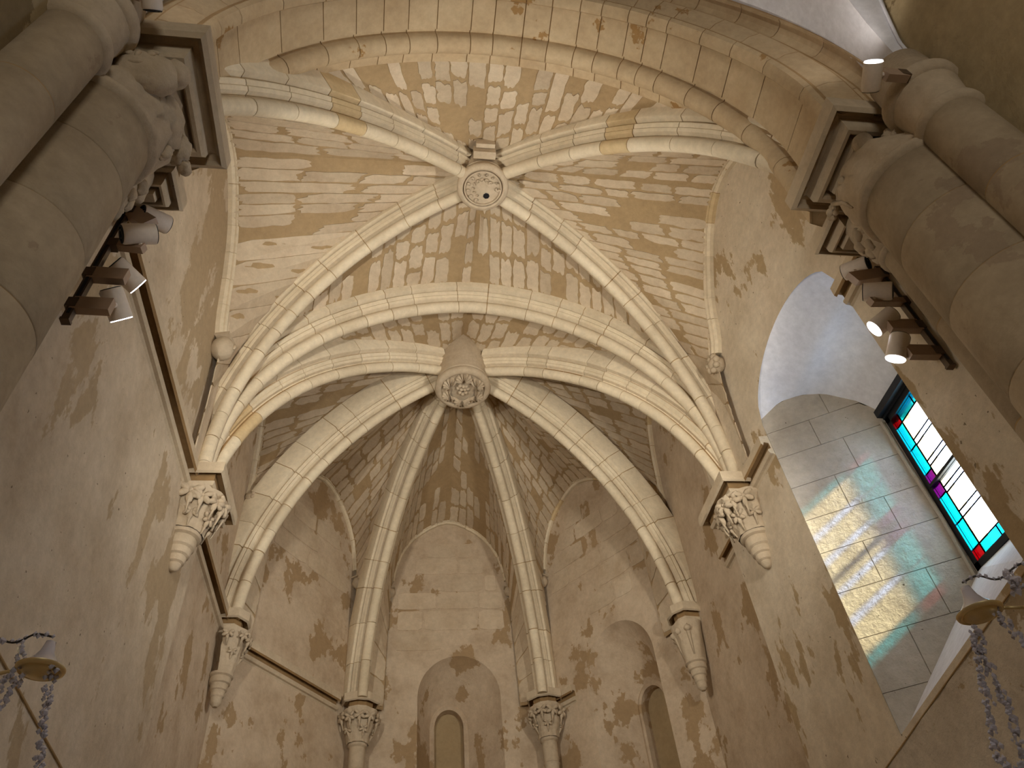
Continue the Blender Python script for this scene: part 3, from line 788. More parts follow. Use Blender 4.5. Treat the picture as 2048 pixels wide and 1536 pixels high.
# ------------------------------------------------------------------ string courses
SP = [(.0, 5.06), (.10, 5.05), (.105, 4.95), (.088, 4.93), (.07, 4.97), (.022, 4.96), (.02, 4.89), (.055, 4.875), (.06, 4.85), (.045, 4.825), (.015, 4.82), (0, 4.80)]
def mould(pts, nrms, prof, close=None):
    """moulding carried along plan polyline pts, with mitre normals"""
    P = []
    for p, n in zip(pts, nrms): P.append([V((p[0]+n[0]*d, p[1]+n[1]*d, z)) for d, z in prof])
    vs, fs = grid(P); m = len(prof)
    fs += [tuple(reversed(range(m))), tuple(range((len(P)-1)*m, len(P)*m))]
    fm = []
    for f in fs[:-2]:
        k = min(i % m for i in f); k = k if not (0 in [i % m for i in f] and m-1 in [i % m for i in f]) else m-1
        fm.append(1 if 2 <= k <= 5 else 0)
    return vs, fs, fm+[0, 0]
def course(name, pts, nrms, label):
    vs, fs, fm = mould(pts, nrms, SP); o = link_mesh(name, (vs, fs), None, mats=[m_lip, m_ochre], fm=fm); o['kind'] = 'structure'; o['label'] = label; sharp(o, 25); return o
course('trim_3', [(XL1, 2.95), (XL1, 4.2), (XL1, 5.9)], [(1, 0)]*3, 'string course along the left wall up to the corbel capital')
course('trim_4', [(XL2, 6.70), (XL2, 7.6), (XL2, 8.70)], [(1, 0)]*3, 'string course between the two left corbel capitals')
uL = (LB-LA).normalized(); nL = inC['fL']
course('trim_5', [tuple((LA+uL*s)[:2]) for s in (.10, 1.2, 2.25)], [tuple(nL[:2])]*3, 'slanting string course on the oblique left apse wall')
course('trim_6', [(XR1, 5.31), (XR1, 5.9)], [(-1, 0)]*2, 'short string course between the window and the right corbel capital')
course('trim_7', [(XR2, 6.78), (XR2, 7.35)], [(-1, 0)]*2, 'broken stub of string course behind the right corbel capital')
uR = (RA-RB).normalized(); nR = inC['fR']
course('trim_8', [tuple((RB+uR*s)[:2]) for s in (.25, .72)], [tuple(nR[:2])]*2, 'broken stub of string course beside the right apse capital')
course('trim_9', [(XR1, 3.0), (XR1, 3.45)], [(-1, 0)]*2, 'string course stub beside the window head near the pier')
# thick wall fillets beneath, in the corners of the apse
# ------------------------------------------------------------------ abacus, bell, leaves
def rect_rings(x0, x1, y0, y1, levels, mats, fmr, name, parent):
    P = []
    for ins, z in levels:
        P.append([V((x0+ins, y0+ins, z)), V((x1-ins, y0+ins, z)), V((x1-ins, y1-ins, z)), V((x0+ins, y1-ins, z))])
    vs, fs = grid(P, True); fm = [fmr[k//4] for k in range(len(fs))]
    fs = fs + [(3, 2, 1, 0), tuple(len(vs)-4+i for i in range(4))]; fm += [0, 0]
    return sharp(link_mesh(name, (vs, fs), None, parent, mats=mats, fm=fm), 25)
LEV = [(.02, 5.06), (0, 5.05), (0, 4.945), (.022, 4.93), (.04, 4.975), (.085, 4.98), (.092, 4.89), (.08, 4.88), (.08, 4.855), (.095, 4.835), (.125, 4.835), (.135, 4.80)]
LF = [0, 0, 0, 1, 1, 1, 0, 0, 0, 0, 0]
def leaf_bell(c, nin, r0, z0, r1, z1, parent, seed, leaves=7, lobes=True, ring=True):
    """half-round capital bell against a wall: c plan centre on the wall, nin outward direction"""
    a = math.atan2(nin[1], nin[0]); P = []
    n = 44; m_ = 26
    for j in range(m_+1):
        t = j/m_; z = z0+(z1-z0)*t; r = r1*.92+(r0*.92-r1*.92)*(1-t)**1.5
        row = []
        for i in range(n+1):
            ph = -PI*.55 + PI*1.1*i/n
            d = V((math.cos(a+ph), math.sin(a+ph), 0)); q = V((seed*3+ph*r0*9, z*9, 1.3))
            e = 1-abs(noise.noise(q))*2.2; e2 = 1-abs(noise.noise(q*2.3+V((4, 1, 7))))*2.2
            env = math.sin(PI*min(1, t*1.15+.08))**.6 if t < .82 else .35
            rr = r*(1+.05*abs(math.sin(ph*5+.6))) + .018*env*e*r0/.25 + .012*env*e2
            row.append(V((c[0], c[1], z))+d*rr)
        P.append(row)
    link_mesh('bell', grid(P), m_carved, parent, smooth=True)
    rnd = random.Random(seed*17)
    for q in range(leaves):      # a row of five-lobed leaves curling off the bell, smaller ones between and below
        for lev in range(2):
            if lev and q % 2: continue
            ph = -PI*.44 + PI*.88*(q+(.5 if lev else 0)+rnd.uniform(-.15, .15))/(leaves-.5); z = z0-.115-(z0-z1)*.36*lev + rnd.uniform(-.02, .02)
            t = (z0-z)/(z0-z1); r = r1*.92+(r0*.92-r1*.92)*(1-t)**1.5
            d = V((math.cos(a+ph), math.sin(a+ph), 0)); side = V((-d.y, d.x, 0)); p = V((c[0], c[1], z))+d*(r+.045+.03*(1-lev))
            s_ = r0*(.34 if not lev else .24)*rnd.uniform(.85, 1.15)
            ft = (d+V((0, 0, -.35))).normalized(); u2 = side; w2 = ft.cross(u2)
            m4 = Matrix(((u2.x, w2.x, ft.x, p.x), (u2.y, w2.y, ft.y, p.y), (u2.z, w2.z, ft.z, p.z), (0, 0, 0, 1)))
            vf = []
            for k in range(5):
                an = PI/2 + (k-2)*1.02 + rnd.uniform(-.12, .12); l_ = s_*(.62 if k == 2 else .56)
                vf.append(xform(xform(blob((0, 0, 0), s_*.42, 10, 8, .35, 7, seed+q+k, (.62, 1.15, .55)), Matrix.Translation((l_*math.cos(an), -l_*math.sin(an), -.25*s_*(.6 if k in (0, 4) else .2))) @ Matrix.Rotation(PI/2-an if False else -(an-PI/2), 4, 'Z')), m4))
            vf.append(xform(blob((0, 0, -.02), s_*.22, 8, 6, .1), m4))
            vf.append(tube([p+d*-.02+V((0, 0, 0)), p-d*.03+V((0, 0, -s_*.9)), p-d*.06+V((0, 0, -s_*1.8))], [.018, .014, .008], 6))
            link_mesh('leaf', join(*vf), m_carved, parent, smooth=True)
def cone_drop(c, nin, prof, parent):
    """turned, stepped tail below a corbel"""
    sharp(link_mesh('tail', xform(lathe([(a*.80, b) for a, b in prof], 20), Matrix.Translation((c[0], c[1], 0))), m_carved, parent), 40)
def corbel_large(name, x0, x1, y0, y1, cxy, nin, label, seed, tailtop=4.42, side=1):
    root = empty(name, (cxy[0], cxy[1], 3.8)); tag(root, label, 'capital', 'corbel capitals under the ribs')
    rect_rings(x0, x1, y0, y1, LEV, [m_lip, m_ochre], LF, 'abacus', root)
    leaf_bell(cxy, nin, .33, 4.84, .185, tailtop, root, seed)
    t = tailtop
    cone_drop(cxy, nin, [(a*1.12, t+(z-t)*.82) for a, z in [(.175, t+.06), (.17, t+.03), (.185, t+.02), (.195, t-.01), (.185, t-.04), (.15, t-.055), (.158, t-.07), (.15, t-.17), (.125, t-.19), (.132, t-.205), (.12, t-.27), (.095, t-.285), (.10, t-.30), (.09, t-.36), (.065, t-.375), (.07, t-.39), (.05, t-.44), (.02, t-.46)]], root)
    return root
corbel_large('corbel_capital', XL1-.1, -1.77, 5.82, 6.70, (XL1+.03, 6.17), (1, 0), 'large leafy corbel capital on the left wall gathering three ribs', 2, 4.42)
corbel_large('corbel_capital', 3.31, XR1+.1, 5.86, 6.70, (XR1-.03, 6.17), (-1, 0), 'large leafy corbel capital on the right wall beside the window gathering three ribs', 5, 4.42)
def corbel_poly(name, corner, n1, n2, out, w_, label, seed, leafy=True, zt=4.30, shaft=False, r=1.0):
    """corbel with a canted abacus in a corner of the apse"""
    root = empty(name, (corner[0], corner[1], zt-.6)); tag(root, label, 'capital', 'corbel capitals under the ribs')
    c = V((corner[0], corner[1], 0)); o = V((out[0], out[1], 0)).normalized(); s = V((-o.y, o.x, 0))
    # plan outline of the abacus: a square pushed out of the corner
    P = []
    for ins, z in LEV:
        k = w_-ins
        P.append([c - s*k - o*.25 + V((0, 0, z)), c - s*k + o*(k*.55) + V((0, 0, z)), c + o*(k*1.0) - s*k*.35 + V((0, 0, z)), c + o*(k*1.0) + s*k*.35 + V((0, 0, z)), c + s*k + o*(k*.55) + V((0, 0, z)), c + s*k - o*.25 + V((0, 0, z))])
    vs, fs = grid(P, True); fm = [LF[k//6] for k in range(len(fs))]; fs += [(5, 4, 3, 2, 1, 0), tuple(len(vs)-6+i for i in range(6))]; fm += [0, 0]
    sharp(link_mesh('abacus', (vs, fs), None, root, mats=[m_lip, m_ochre], fm=fm), 25)
    if leafy: leaf_bell((c.x+o.x*.02, c.y+o.y*.02), (o.x, o.y), .235*r, 4.82, .135*r, zt, root, seed, 5)
    else:
        P = []
        for j in range(9):
            t = j/8; P.append([c+o*.02 + V((math.cos(a), math.sin(a), 0))*((.2-.07*t)*r*(1+.06*math.sin(a*5+t*3))) + V((0, 0, 4.82+(zt-4.82)*t)) for a in [2*PI*i/24 for i in range(24)]])
        link_mesh('bell', grid(P, True), m_carved, root, smooth=True)
        for q in range(4):
            a = math.atan2(o.y, o.x)-1.0+q*.66; d = V((math.cos(a), math.sin(a), 0))
            link_mesh('leaf', join(tube([c+d*.14+V((0, 0, zt+.05)), c+d*.17+V((0, 0, zt+.25)), c+d*.20+V((0, 0, 4.72))], [.012, .022, .03], 6), blob(c+d*.21+V((0, 0, 4.70)), .045, 8, 6, .3, seed=q)), m_carved, root, smooth=True)
    cc = (c.x+o.x*.02, c.y+o.y*.02); t = zt
    if shaft:
        cone_drop(cc, None, [(.13, t+.03), (.165, t+.01), (.165, t-.03), (.135, t-.05), (.14, t-.07), (.14, t-.30), (.13, t-.32), (.15, t-.34), (.13, t-.37), (.12, t-.6), (.10, t-.62), (.10, t-.8), (.04, t-1.0)], root)
    else:
        pr = [(.10, t+.03), (.15, t+.01), (.155, t-.03), (.13, t-.05)]
        rr = .135; z = t-.06
        for q in range(4): pr += [(rr, z-.01), (rr*.98, z-.075), (rr*.82, z-.09)]; rr *= .80; z -= .095
        pr += [(.03, z-.03)]
        cone_drop(cc, None, [(a*1.12, t+(z-t)*.78) for a, z in pr], root)
    return root
corbel_poly('corbel_capital', (XL2+.10, 8.72), 0, 0, (1, .0), .23, 'leafy corbel capital at the left end of the slanting string course', 3, True, 4.30)
corbel_poly('corbel_capital', (XR2-.15, 8.70), 0, 0, (-1, -.15), .23, 'small corbel capital with a spiral tail on the right between niche and chancel wall', 8, False, 4.32)
corbel_poly('corbel_capital', (-.60, 11.06), 0, 0, (.25, -1), .26, 'apse capital with tall leaves at the left of the central lancet, on a short shaft', 4, True, 4.38, True, 1.15)
corbel_poly('corbel_capital', (2.15, 11.10), 0, 0, (-.25, -1), .26, 'apse capital with worn carving at the right of the central lancet, on a short shaft', 9, True, 4.38, True, 1.15)

# little head corbels at the feet of the wall ribs
def head_corbel(p, n, label, style, r=.10):
    root = empty('head_corbel', p); tag(root, label, 'corbel', 'small corbels at the feet of the wall ribs')
    p = V(p); n = V(n).normalized(); s = V((-n.y, n.x, 0)); sd = hash(label) % 7 if False else len(label) % 7
    m_ = Matrix(((s.x, n.x, 0, p.x), (s.y, n.y, 0, p.y), (0, 0, 1, p.z), (0, 0, 0, 1)))
    if style == 'head':
        link_mesh('head', xform(blob((0, .02, -.02), r, 14, 10, .12, 4, sd, (1, 1, 1.15)), m_), m_carved, root, smooth=True)
        link_mesh('brow', xform(join(box(-r*.9, r*.9, -.05, r*.85, r*.72, r*1.0)), m_), m_carved, root)
        link_mesh('nose', xform(blob((0, r*1.0+.02, -.02), r*.2, 6, 6, 0, sq=(.7, 1, 1.6)), m_), m_carved, root, smooth=True)
    else:
        link_mesh('cushion', xform(blob((0, .0, 0), r*.85, 14, 10, .1, 4, sd), m_), m_carved, root, smooth=True)
        for q in range(7):
            a = q*2*PI/7; link_mesh('bud', xform(blob((r*.72*math.cos(a), r*.45, r*.72*math.sin(a)-.0), r*.34, 8, 6, .2, seed=q), m_), m_carved, root, smooth=True)
head_corbel((XL1+.08, 5.54, 6.44), (1, -.2, 0), 'plain head corbel on the left wall below the long thin wall rib', 'head', .125)
head_corbel((XR1-.08, 5.54, 6.42), (-1, -.2, 0), 'knobbly bud corbel on the right wall above the window', 'bud', .12)
head_corbel((XL2+.07, 8.47, 6.72), (1, 0, 0), 'tiny carved corbel on the left chancel wall beside the long rib', 'bud', .085)
head_corbel((XR2-.07, 8.62, 6.80), (-1, 0, 0), 'tiny round flower corbel on the right chancel wall', 'bud', .09)
for k_, lab, st in (('fL', 'tiny head corbel on the oblique left apse wall next to the steep rib', 'head'), ('fC', '', ''), ('fR', 'tiny head corbel on the oblique right apse wall next to the steep rib', 'head')):
    pts = F[k_]
    left = min(pts[:len(pts)//2], key=lambda p: abs(p.z-7.02)); right = min(pts[len(pts)//2:], key=lambda p: abs(p.z-7.02))
    if k_ == 'fL': head_corbel(tuple(right), inC[k_], lab, st, .085)
    elif k_ == 'fR': head_corbel(tuple(left), inC[k_], lab, st, .085)
    else:
        head_corbel(tuple(left), inC[k_], 'tiny corbel on the central apse wall at the left foot of its wall rib', 'head', .075)
        head_corbel(tuple(right), inC[k_], 'tiny corbel on the central apse wall at the right foot of its wall rib', 'head', .075)

# ------------------------------------------------------------------ piers
def drum_column(name, cx, cy, r, z0, z1, label, group, joints):
    root = empty(name, (cx, cy, z0)); tag(root, label, 'column', group, kind='thing')
    zs = [z0] + joints + [z1]
    link_mesh('core', xform(lathe([(r*.985, z0), (r*.985, z1)], 40), Matrix.Translation((cx, cy, 0))), m_joint, root, smooth=False)
    for a, b in zip(zs, zs[1:]):
        rr = r*random.uniform(.997, 1.003)
        sharp(link_mesh('drum', xform(lathe([(rr-.006, a+.001), (rr, a+.007), (rr, b-.007), (rr-.006, b-.001)], 56), Matrix.Translation((cx, cy, 0))), m_pier, root), 60)
    return root
def big_capital(side):
    lft = side < 0
    cx, cy, r = (-1.86, 2.10, .33) if lft else (3.33, 2.12, .375)
    x0, x1 = (-2.15, -1.29) if lft else (2.85, 3.72)
    y0, y1 = (1.72, 2.62) if lft else (1.84, 2.66)
    where = 'left' if lft else 'right'
    root = empty('pier_capital', (cx, cy, 4.3)); tag(root, ('large capital on the left pier carved with a face and a beast' if lft else 'large capital on the right pier carved with balls and rosettes'), 'capital')
    BL = [(.02, 5.07), (0, 5.06), (0, 4.925), (.03, 4.905), (.038, 4.96), (.075, 4.995), (.105, 4.975), (.112, 4.86), (.13, 4.835), (.155, 4.835), (.172, 4.86), (.176, 4.93), (.20, 4.92), (.215, 4.80)]
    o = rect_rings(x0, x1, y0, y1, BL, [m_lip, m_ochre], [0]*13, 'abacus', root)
    # bell from square to circle
    hx, hy = (x1-x0)/2-.25, (y1-y0)/2-.25; mx, my = (x0+x1)/2, (y0+y1)/2; P = []
    for j in range(15):
        t = j/14; z = 4.80-(4.80-4.30)*t; row = []; k = t**.8
        for i in range(48):
            a = 2*PI*i/48; c, s = math.cos(a), math.sin(a); q = 1/max(abs(c), abs(s)); q = 1+(q-1)*.75
            sx, sy = mx+(hx+.06)*c*q, my+(hy+.06)*s*q; ex, ey = cx+(r+.015)*c, cy+(r+.015)*s
            bulge = .035*math.sin(PI*t)+.03*noise.noise(V((c*3+side, s*3, z*6)))+.018*noise.noise(V((c*8+side, s*8, z*14)))
            row.append(V((sx+(ex-sx)*k+c*bulge, sy+(ey-sy)*k+s*bulge, z)))
        P.append(row)
    link_mesh('bell', grid(P, True), m_carved, root, smooth=True)
    link_mesh('neck_ring', xform(lathe([(r+.0, 4.33), (r+.035, 4.315), (r+.045, 4.29), (r+.035, 4.265), (r, 4.25)], 48, caps=False), Matrix.Translation((cx, cy, 0))), m_carved, root, smooth=True)
    dx = 1 if lft else -1
    def on(ax, ay, az, rr, sq=(1, 1, 1), amp=.2, nm='carved_figure', sd=1, seg=16):
        return link_mesh(nm, blob((ax, ay, az), rr, seg, 12, amp, 5, sd, sq), m_carved, root, smooth=True)
    if lft:     # a broad mask towards the nave, a small head, and a beast lying along the chapel side
        on(-1.60, 1.88, 4.60, .17, (1.15, .75, 1.0), .16, 'face', 2, 28)
        for ex_ in (-1.66, -1.54): on(ex_, 1.765, 4.635, .026, (1, .5, .8), 0, 'eye', 1, 10); on(ex_, 1.772, 4.672, .034, (1.1, .5, .35), .1, 'brow', 1, 10)
        on(-1.60, 1.755, 4.60, .022, (.8, .8, 2.0), 0, 'nose', 1, 10); on(-1.60, 1.775, 4.53, .035, (1.4, .5, .4), .1, 'mouth', 1, 10)
        on(-1.45, 1.90, 4.70, .085, (1, 1, 1), .2, 'head', 4, 20)
        on(-1.53, 2.14, 4.60, .13, (.75, 1.5, 1.2), .3, 'beast_body', 6, 28); on(-1.50, 2.36, 4.64, .085, (.9, 1.25, 1.0), .4, 'beast_head', 7, 22)
        on(-1.47, 2.45, 4.60, .045, (1, 1.3, .8), .3, 'muzzle', 8, 12); on(-1.48, 2.33, 4.72, .03, (1, 1, 1.3), .2, 'beast_ear', 3, 10)
        for yy in (2.02, 2.28): on(-1.52, yy, 4.47, .045, (1, 1, 2.0), .3, 'beast_leg', yy, 12)
    else:
        on(3.04, 2.00, 4.70, .07, (1, 1, 1), .05, 'ball', 1, 20)
        for q, (ax, ay, az) in enumerate(((3.01, 2.28, 4.68), (3.05, 2.55, 4.72))):
            on(ax, ay, az, .035, (1, 1, 1), .1, 'rosette', q, 12)
            for k in range(6):
                a = k*PI/3; link_mesh('petal', blob((ax+.012, ay+.042*math.cos(a), az+.042*math.sin(a)), .024, 8, 6, .1, seed=k), m_carved, root, smooth=True)
        on(3.30, 1.90, 4.62, .13, (1.3, .6, 1), .5, 'weathered_lump', 8, 28)
        for yy in (1.95, 2.2, 2.5):
            link_mesh('leaf_rib', tube([(3.06, yy, 4.76), (3.0, yy*.6+.88, 4.56), (2.965, 2.2+(yy-2.2)*.4, 4.38)], [.020, .016, .008], 6), m_carved, root, smooth=True)
    # small capital of the slender shaft beyond
    sx, sy, sr = (-1.98, 2.60, .14) if lft else (3.52, 2.66, .14)
    r2 = empty('shaft_capital', (sx, sy, 4.35)); tag(r2, 'small square capital of the slender %s shaft just beyond the big capital' % where, 'capital')
    ex0, ex1 = (-2.15, -1.64) if lft else (3.20, 3.70); LV2 = [(i*.62, z) for i, z in BL]
    rect_rings(ex0, ex1, 2.64, (2.97 if lft else 3.04), LV2, [m_lip, m_ochre], [0]*13, 'abacus', r2)
    link_mesh('bell', xform(lathe([(.235, 4.84), (.21, 4.72), (.17, 4.55), (.155, 4.42)], 24), Matrix.Translation((sx, sy, 0))), m_carved, r2, smooth=True)
    link_mesh('neck_ring', xform(lathe([(sr, 4.43), (sr+.028, 4.41), (sr+.03, 4.385), (sr, 4.365)], 28, caps=False), Matrix.Translation((sx, sy, 0))), m_carved, r2, smooth=True)
    for q in range(6):
        a = (PI if not lft else 0) + (-1.25+q*.5); link_mesh('carved_figure', join(blob((sx+.19*math.cos(a), sy+.19*math.sin(a), 4.70-.03*(q % 2)), .055, 10, 8, .4, 6, q), blob((sx+.165*math.cos(a), sy+.165*math.sin(a), 4.56), .04, 8, 6, .4, 6, q+9, (1, 1, 1.7))), m_carved, r2, smooth=True)
    # capital of the near shaft
    tx, ty, tr = (-1.83, 1.61, .175) if lft else (3.30, 1.66, .185)
    r3 = empty('shaft_capital', (tx, ty, 4.3)); tag(r3, 'worn rounded capital of the near %s shaft beside the nave wall' % where, 'capital')
    link_mesh('neck_ring', xform(lathe([(tr, 4.35), (tr+.03, 4.33), (tr+.035, 4.30), (tr+.02, 4.27), (tr, 4.26)], 36, caps=False), Matrix.Translation((tx, ty, 0))), m_carved, r3, smooth=True)
    P = []
    for j in range(10):
        t = j/9; rr = tr*(1.0+.22*t**1.6)
        P.append([V((tx+rr*math.cos(a)*(1+.06*noise.noise(V((math.cos(a)*2, math.sin(a)*2, t*3+side)))), ty+rr*math.sin(a), 4.32+.34*t)) for a in [2*PI*i/32 for i in range(32)]])
    link_mesh('bell', grid(P, True), m_carved, r3, smooth=True)
    link_mesh('upper_ring', xform(lathe([(tr*1.20, 4.62), (tr*1.36, 4.65), (tr*1.38, 4.70), (tr*1.28, 4.74), (tr*1.1, 4.76), (tr*1.05, 5.05)], 36), Matrix.Translation((tx, ty, 0))), m_carved, r3, smooth=True)
    g = '%s pier shafts' % where
    drum_column('engaged_column', cx, cy, r, ZF, 4.28, 'thick round column of the %s pier with faint drum joints' % where, g, [-.8, .1, 1.0, 1.75, 2.55, 3.15, 3.75])
    drum_column('engaged_column', tx, ty, tr, ZF, 4.30, 'round shaft on the nave side of the %s pier' % where, g, [-.5, .6, 1.6, 2.6, 3.55])
    drum_column('engaged_column', sx, sy, sr, ZF, 4.40, 'slender shaft on the far side of the %s pier behind the thick column' % where, g, [-.4, .7, 1.7, 2.7, 3.6])
    if lft: struct('wall_pier_left', box(-2.6, -2.06, 1.5, 2.85, ZF, 9.2), m_pier, label='flat core of the left pier behind its shafts')
    else: struct('wall_pier_right', box(3.60, 4.2, 1.5, 2.90, ZF, 9.2), m_pier, label='flat core of the right pier behind its shafts')
big_capital(-1); big_capital(1)

# ------------------------------------------------------------------ white plastered vault of the nave, around the viewer
def nave_vault(side):
    sgn = 1 if side > 0 else -1; xw = 3.42 if side > 0 else -1.88; n = 22
    O = [V((AX+sgn*(2.66*math.cos(PI/2*i/n)), 1.90, 5.49+2.66*math.sin(PI/2*i/n))) for i in range(n+1)]
    O = [V((AX+sgn*2.66, 1.90, 5.0))] + O
    Wc = sp_([V((xw, y, z)) for y, z in ((1.66, 4.86), (1.56, 4.98), (1.52, 5.36), (1.38, 5.80), (1.05, 6.6), (.45, 7.5), (-.4, 8.1), (-1.5, 8.3))])
    Dg = sp_([V((AX+sgn*x, y, z)) for x, y, z in ((2.63, 1.70, 4.9), (2.60, 1.60, 5.2), (2.45, 1.45, 5.75), (2.1, 1.05, 6.6), (1.5, .35, 7.6), (.75, -.5, 8.3), (0, -1.5, 8.7))])
    for X1, lab in ((O, 'white plastered nave vault web against the wide arch, %s side'), (Wc, 'narrow white plastered nave vault web against the side wall, %s side')):
        a, b = resample(X1, 31), resample(Dg, 31)
        struct('ceiling', grid([[p.lerp(q, k/6) for k in range(7)] for p, q in zip(a, b)]), m_white, label=lab % ('right' if side > 0 else 'left'), smooth=True)
nave_vault(1); nave_vault(-1)
struct('ceiling', box(-2.2, 3.7, -8.3, -1.4, 8.6, 8.7), m_white, label='flat white ceiling of the nave behind the viewer')
struct('ceiling', grid([[V((-1.9, -1.4, 8.65)), V((3.45, -1.4, 8.65))], [V((-1.9, 1.9, 8.9)), V((3.45, 1.9, 8.9))]]), m_white, label='white ceiling above the viewer closing the nave vault')
struct('trim_10', tube([V((3.40, y, z)) for y, z in ((1.56, 4.98), (1.52, 5.36), (1.38, 5.80), (1.05, 6.6), (.45, 7.5))], .012, 6), m_white, label='white plaster edge where the nave vault meets the dark wall', smooth=True)

# ------------------------------------------------------------------ lamps on tracks
def aimdir(px, py, a, b, c):
    """direction of a lamp head given as seen: a to the right, b downwards, c away from the viewer"""
    r = V(tuple(Rm[i][0]*(px-1024)+Rm[i][1]*(py-768)+Rm[i][2]*1502.338 for i in range(3))).normalized()
    ex = V((Rm[0][0], Rm[1][0], Rm[2][0])); ex = (ex-r*ex.dot(r)).normalized(); ey = r.cross(ex)
    return (ex*a+ey*b+r*c).normalized()
def lamp(head_c, head_dir, arm0, arm1, label, group, r=.068, L=.2, lit=True, box_h=.055):
    """track lamp: cylindrical head with ribbed heat sink behind and LED face in front, box driver carried by the track"""
    root = empty('spotlight', arm0); tag(root, label, 'lamp', group)
    hd = V(head_dir).normalized(); Mh = frame_to(V(head_c), hd)
    hd_ = sharp(link_mesh('head', xform(lathe([(r*.90, -L/2), (r, -L/2+.01), (r, L/2), (r*.92, L/2)], 32, caps=False), Mh), m_lampb, root), 40)
    hs = sharp(link_mesh('heat_sink', xform(lathe([(r*.90, -L/2), (r*.88, -L/2-.004), (r*.7, -L/2-.006), (r*.68, -L/2+.006), (r*.52, -L/2+.006), (r*.5, -L/2-.006), (r*.34, -L/2-.006), (r*.32, -L/2+.006), (.001, -L/2+.004)], 28, caps=False), Mh), m_sink, hd_), 30)
    sharp(link_mesh('rim', xform(lathe([(r*.92, L/2), (r*.94, L/2+.006), (r*.80, L/2+.004), (r*.80, L/2-.012)], 32, caps=False), Mh), m_led if lit else m_sink, hd_), 30)
    link_mesh('led_face', xform(lathe([(r*.80, L/2-.01), (.001, L/2-.008)], 32, caps=False), Mh), m_led, hd_)
    a, b = V(arm0), V(arm1); ax = (b-a).normalized(); ln = (b-a).length
    up = V((0, 0, 1)); sd = ax.cross(up).normalized(); up = sd.cross(ax)
    h = box_h; w_ = .05
    vs = []
    for t in (0, 1):
        for i, j in ((-1, -1), (1, -1), (1, 1), (-1, 1)): vs.append(a + ax*(ln*t) + sd*w_*i/2 + up*h*j)
    link_mesh('driver_box', (vs, [(0, 1, 2, 3), (7, 6, 5, 4), (0, 4, 5, 1), (1, 5, 6, 2), (2, 6, 7, 3), (3, 7, 4, 0)]), m_lampd, root)
    link_mesh('knuckle', tube([b-ax*.02, b.lerp(V(head_c), .7)], .018, 8), m_lampb, root)
    link_mesh('track_clip', box(a.x-.03, a.x+.03, a.y-.03, a.y+.03, a.z-.04, a.z+.04), m_rail, root)
    return root
def unproj_y(px, py, Y):
    c = V(((px-1024), (py-768), 1502.338)); d = V((sum(Rm[0][i]*c[i] for i in range(3)), sum(Rm[1][i]*c[i] for i in range(3)), sum(Rm[2][i]*c[i] for i in range(3)))); return d*(Y/d.y)
U = unproj_y
gl, gr = 'spotlights on the left pier track', 'spotlights on the right pier track'
YT = 2.90
lamp(U(309, 438, YT+.05), aimdir(309, 438, 0.86, 0.44, 0.4), U(262, 425, YT), U(300, 448, YT-.02), 'topmost spotlight on the left track, cream cylinder lit by its neighbour', gl, L=.19, lit=False)
lamp(U(277, 468, YT-.08), aimdir(277, 468, 1, 0, 0.25), U(228, 490, YT), U(288, 497, YT-.02), 'second spotlight from the top on the left track, dark ribbed back showing', gl, L=.20, box_h=.028, lit=False)
lamp(U(252, 550, YT+.10), aimdir(252, 550, 0.66, 0.74, 0.03), U(180, 549, YT), U(254, 554, YT), 'third spotlight from the top on the left track, tilted downwards', gl, L=.19)
lamp(U(232, 608, YT+.10), aimdir(232, 608, 0.26, 0.96, -0.0), U(146, 610, YT), U(224, 614, YT), 'lowest spotlight on the left track, pointing down with a bright rim', gl, L=.19)
YR = 3.0
lamp(U(1712, 536, YR+.02), aimdir(1712, 536, -0.9, 0.38, 0.3), U(1768, 548, YR), U(1704, 558, YR-.05), 'topmost spotlight on the right track, cream cylinder with a ribbed back', gr, L=.19, lit=False)
lamp(U(1756, 583, YR-.10), aimdir(1756, 583, -1, 0.06, 0.06), U(1812, 604, YR), U(1740, 604, YR-.06), 'second spotlight from the top on the right track, seen from behind', gr, L=.19, box_h=.028, lit=False)
lamp(U(1768, 642, YR+.02), aimdir(1768, 642, -0.66, 0.62, -0.42), U(1838, 653, YR), U(1776, 652, YR), 'third spotlight from the top on the right track, shining face tilted down', gr, L=.18)
lamp(U(1796, 694, YR+.02), aimdir(1796, 694, -0.15, 0.92, -0.42), U(1872, 705, YR), U(1814, 704, YR), 'lowest spotlight on the right track, bright round face pointing down', gr, L=.18)
lamp(U(1744, 153, 1.50), aimdir(1744, 153, -0.06, -1, -0.2), U(1806, 152, 1.52), U(1764, 149, 1.50), 'single spotlight above the right capital shining up on the white vault', 'single spotlights above the capitals', L=.17, r=.058, box_h=.05)
lamp(U(302, -12, 1.5), aimdir(300, 4, 0.1, -1, 0.1), U(262, -18, 1.5), U(290, -10, 1.5), 'single spotlight at the top left corner, mostly out of the picture', 'single spotlights above the capitals', L=.17, r=.058, box_h=.05)
def track(p0, p1, label):
    root = empty('light_track', p1); tag(root, label, 'track')
    a, b = V(p0), V(p1)
    x, y = (a.x+b.x)/2, (a.y+b.y)/2
    link_mesh('rail', box(x-.022, x+.022, y-.02, y+.02, min(a.z, b.z)-.08, max(a.z, b.z)+.08), m_rail, root)
    link_mesh('slot', box(x-.008, x+.008, y-.024, y+.024, min(a.z, b.z)-.04, max(a.z, b.z)+.04), m_black, root)
    link_mesh('end_cap', box(x-.026, x+.026, y-.024, y+.024, min(a.z, b.z)-.10, min(a.z, b.z)-.08), m_rail, root)
track(U(262, 425, YT), U(133, 622, YT), 'dark vertical lighting track behind the left thick column')
track(U(1768, 548, YR), U(1880, 715, YR), 'dark vertical lighting track beside the slender right shaft')

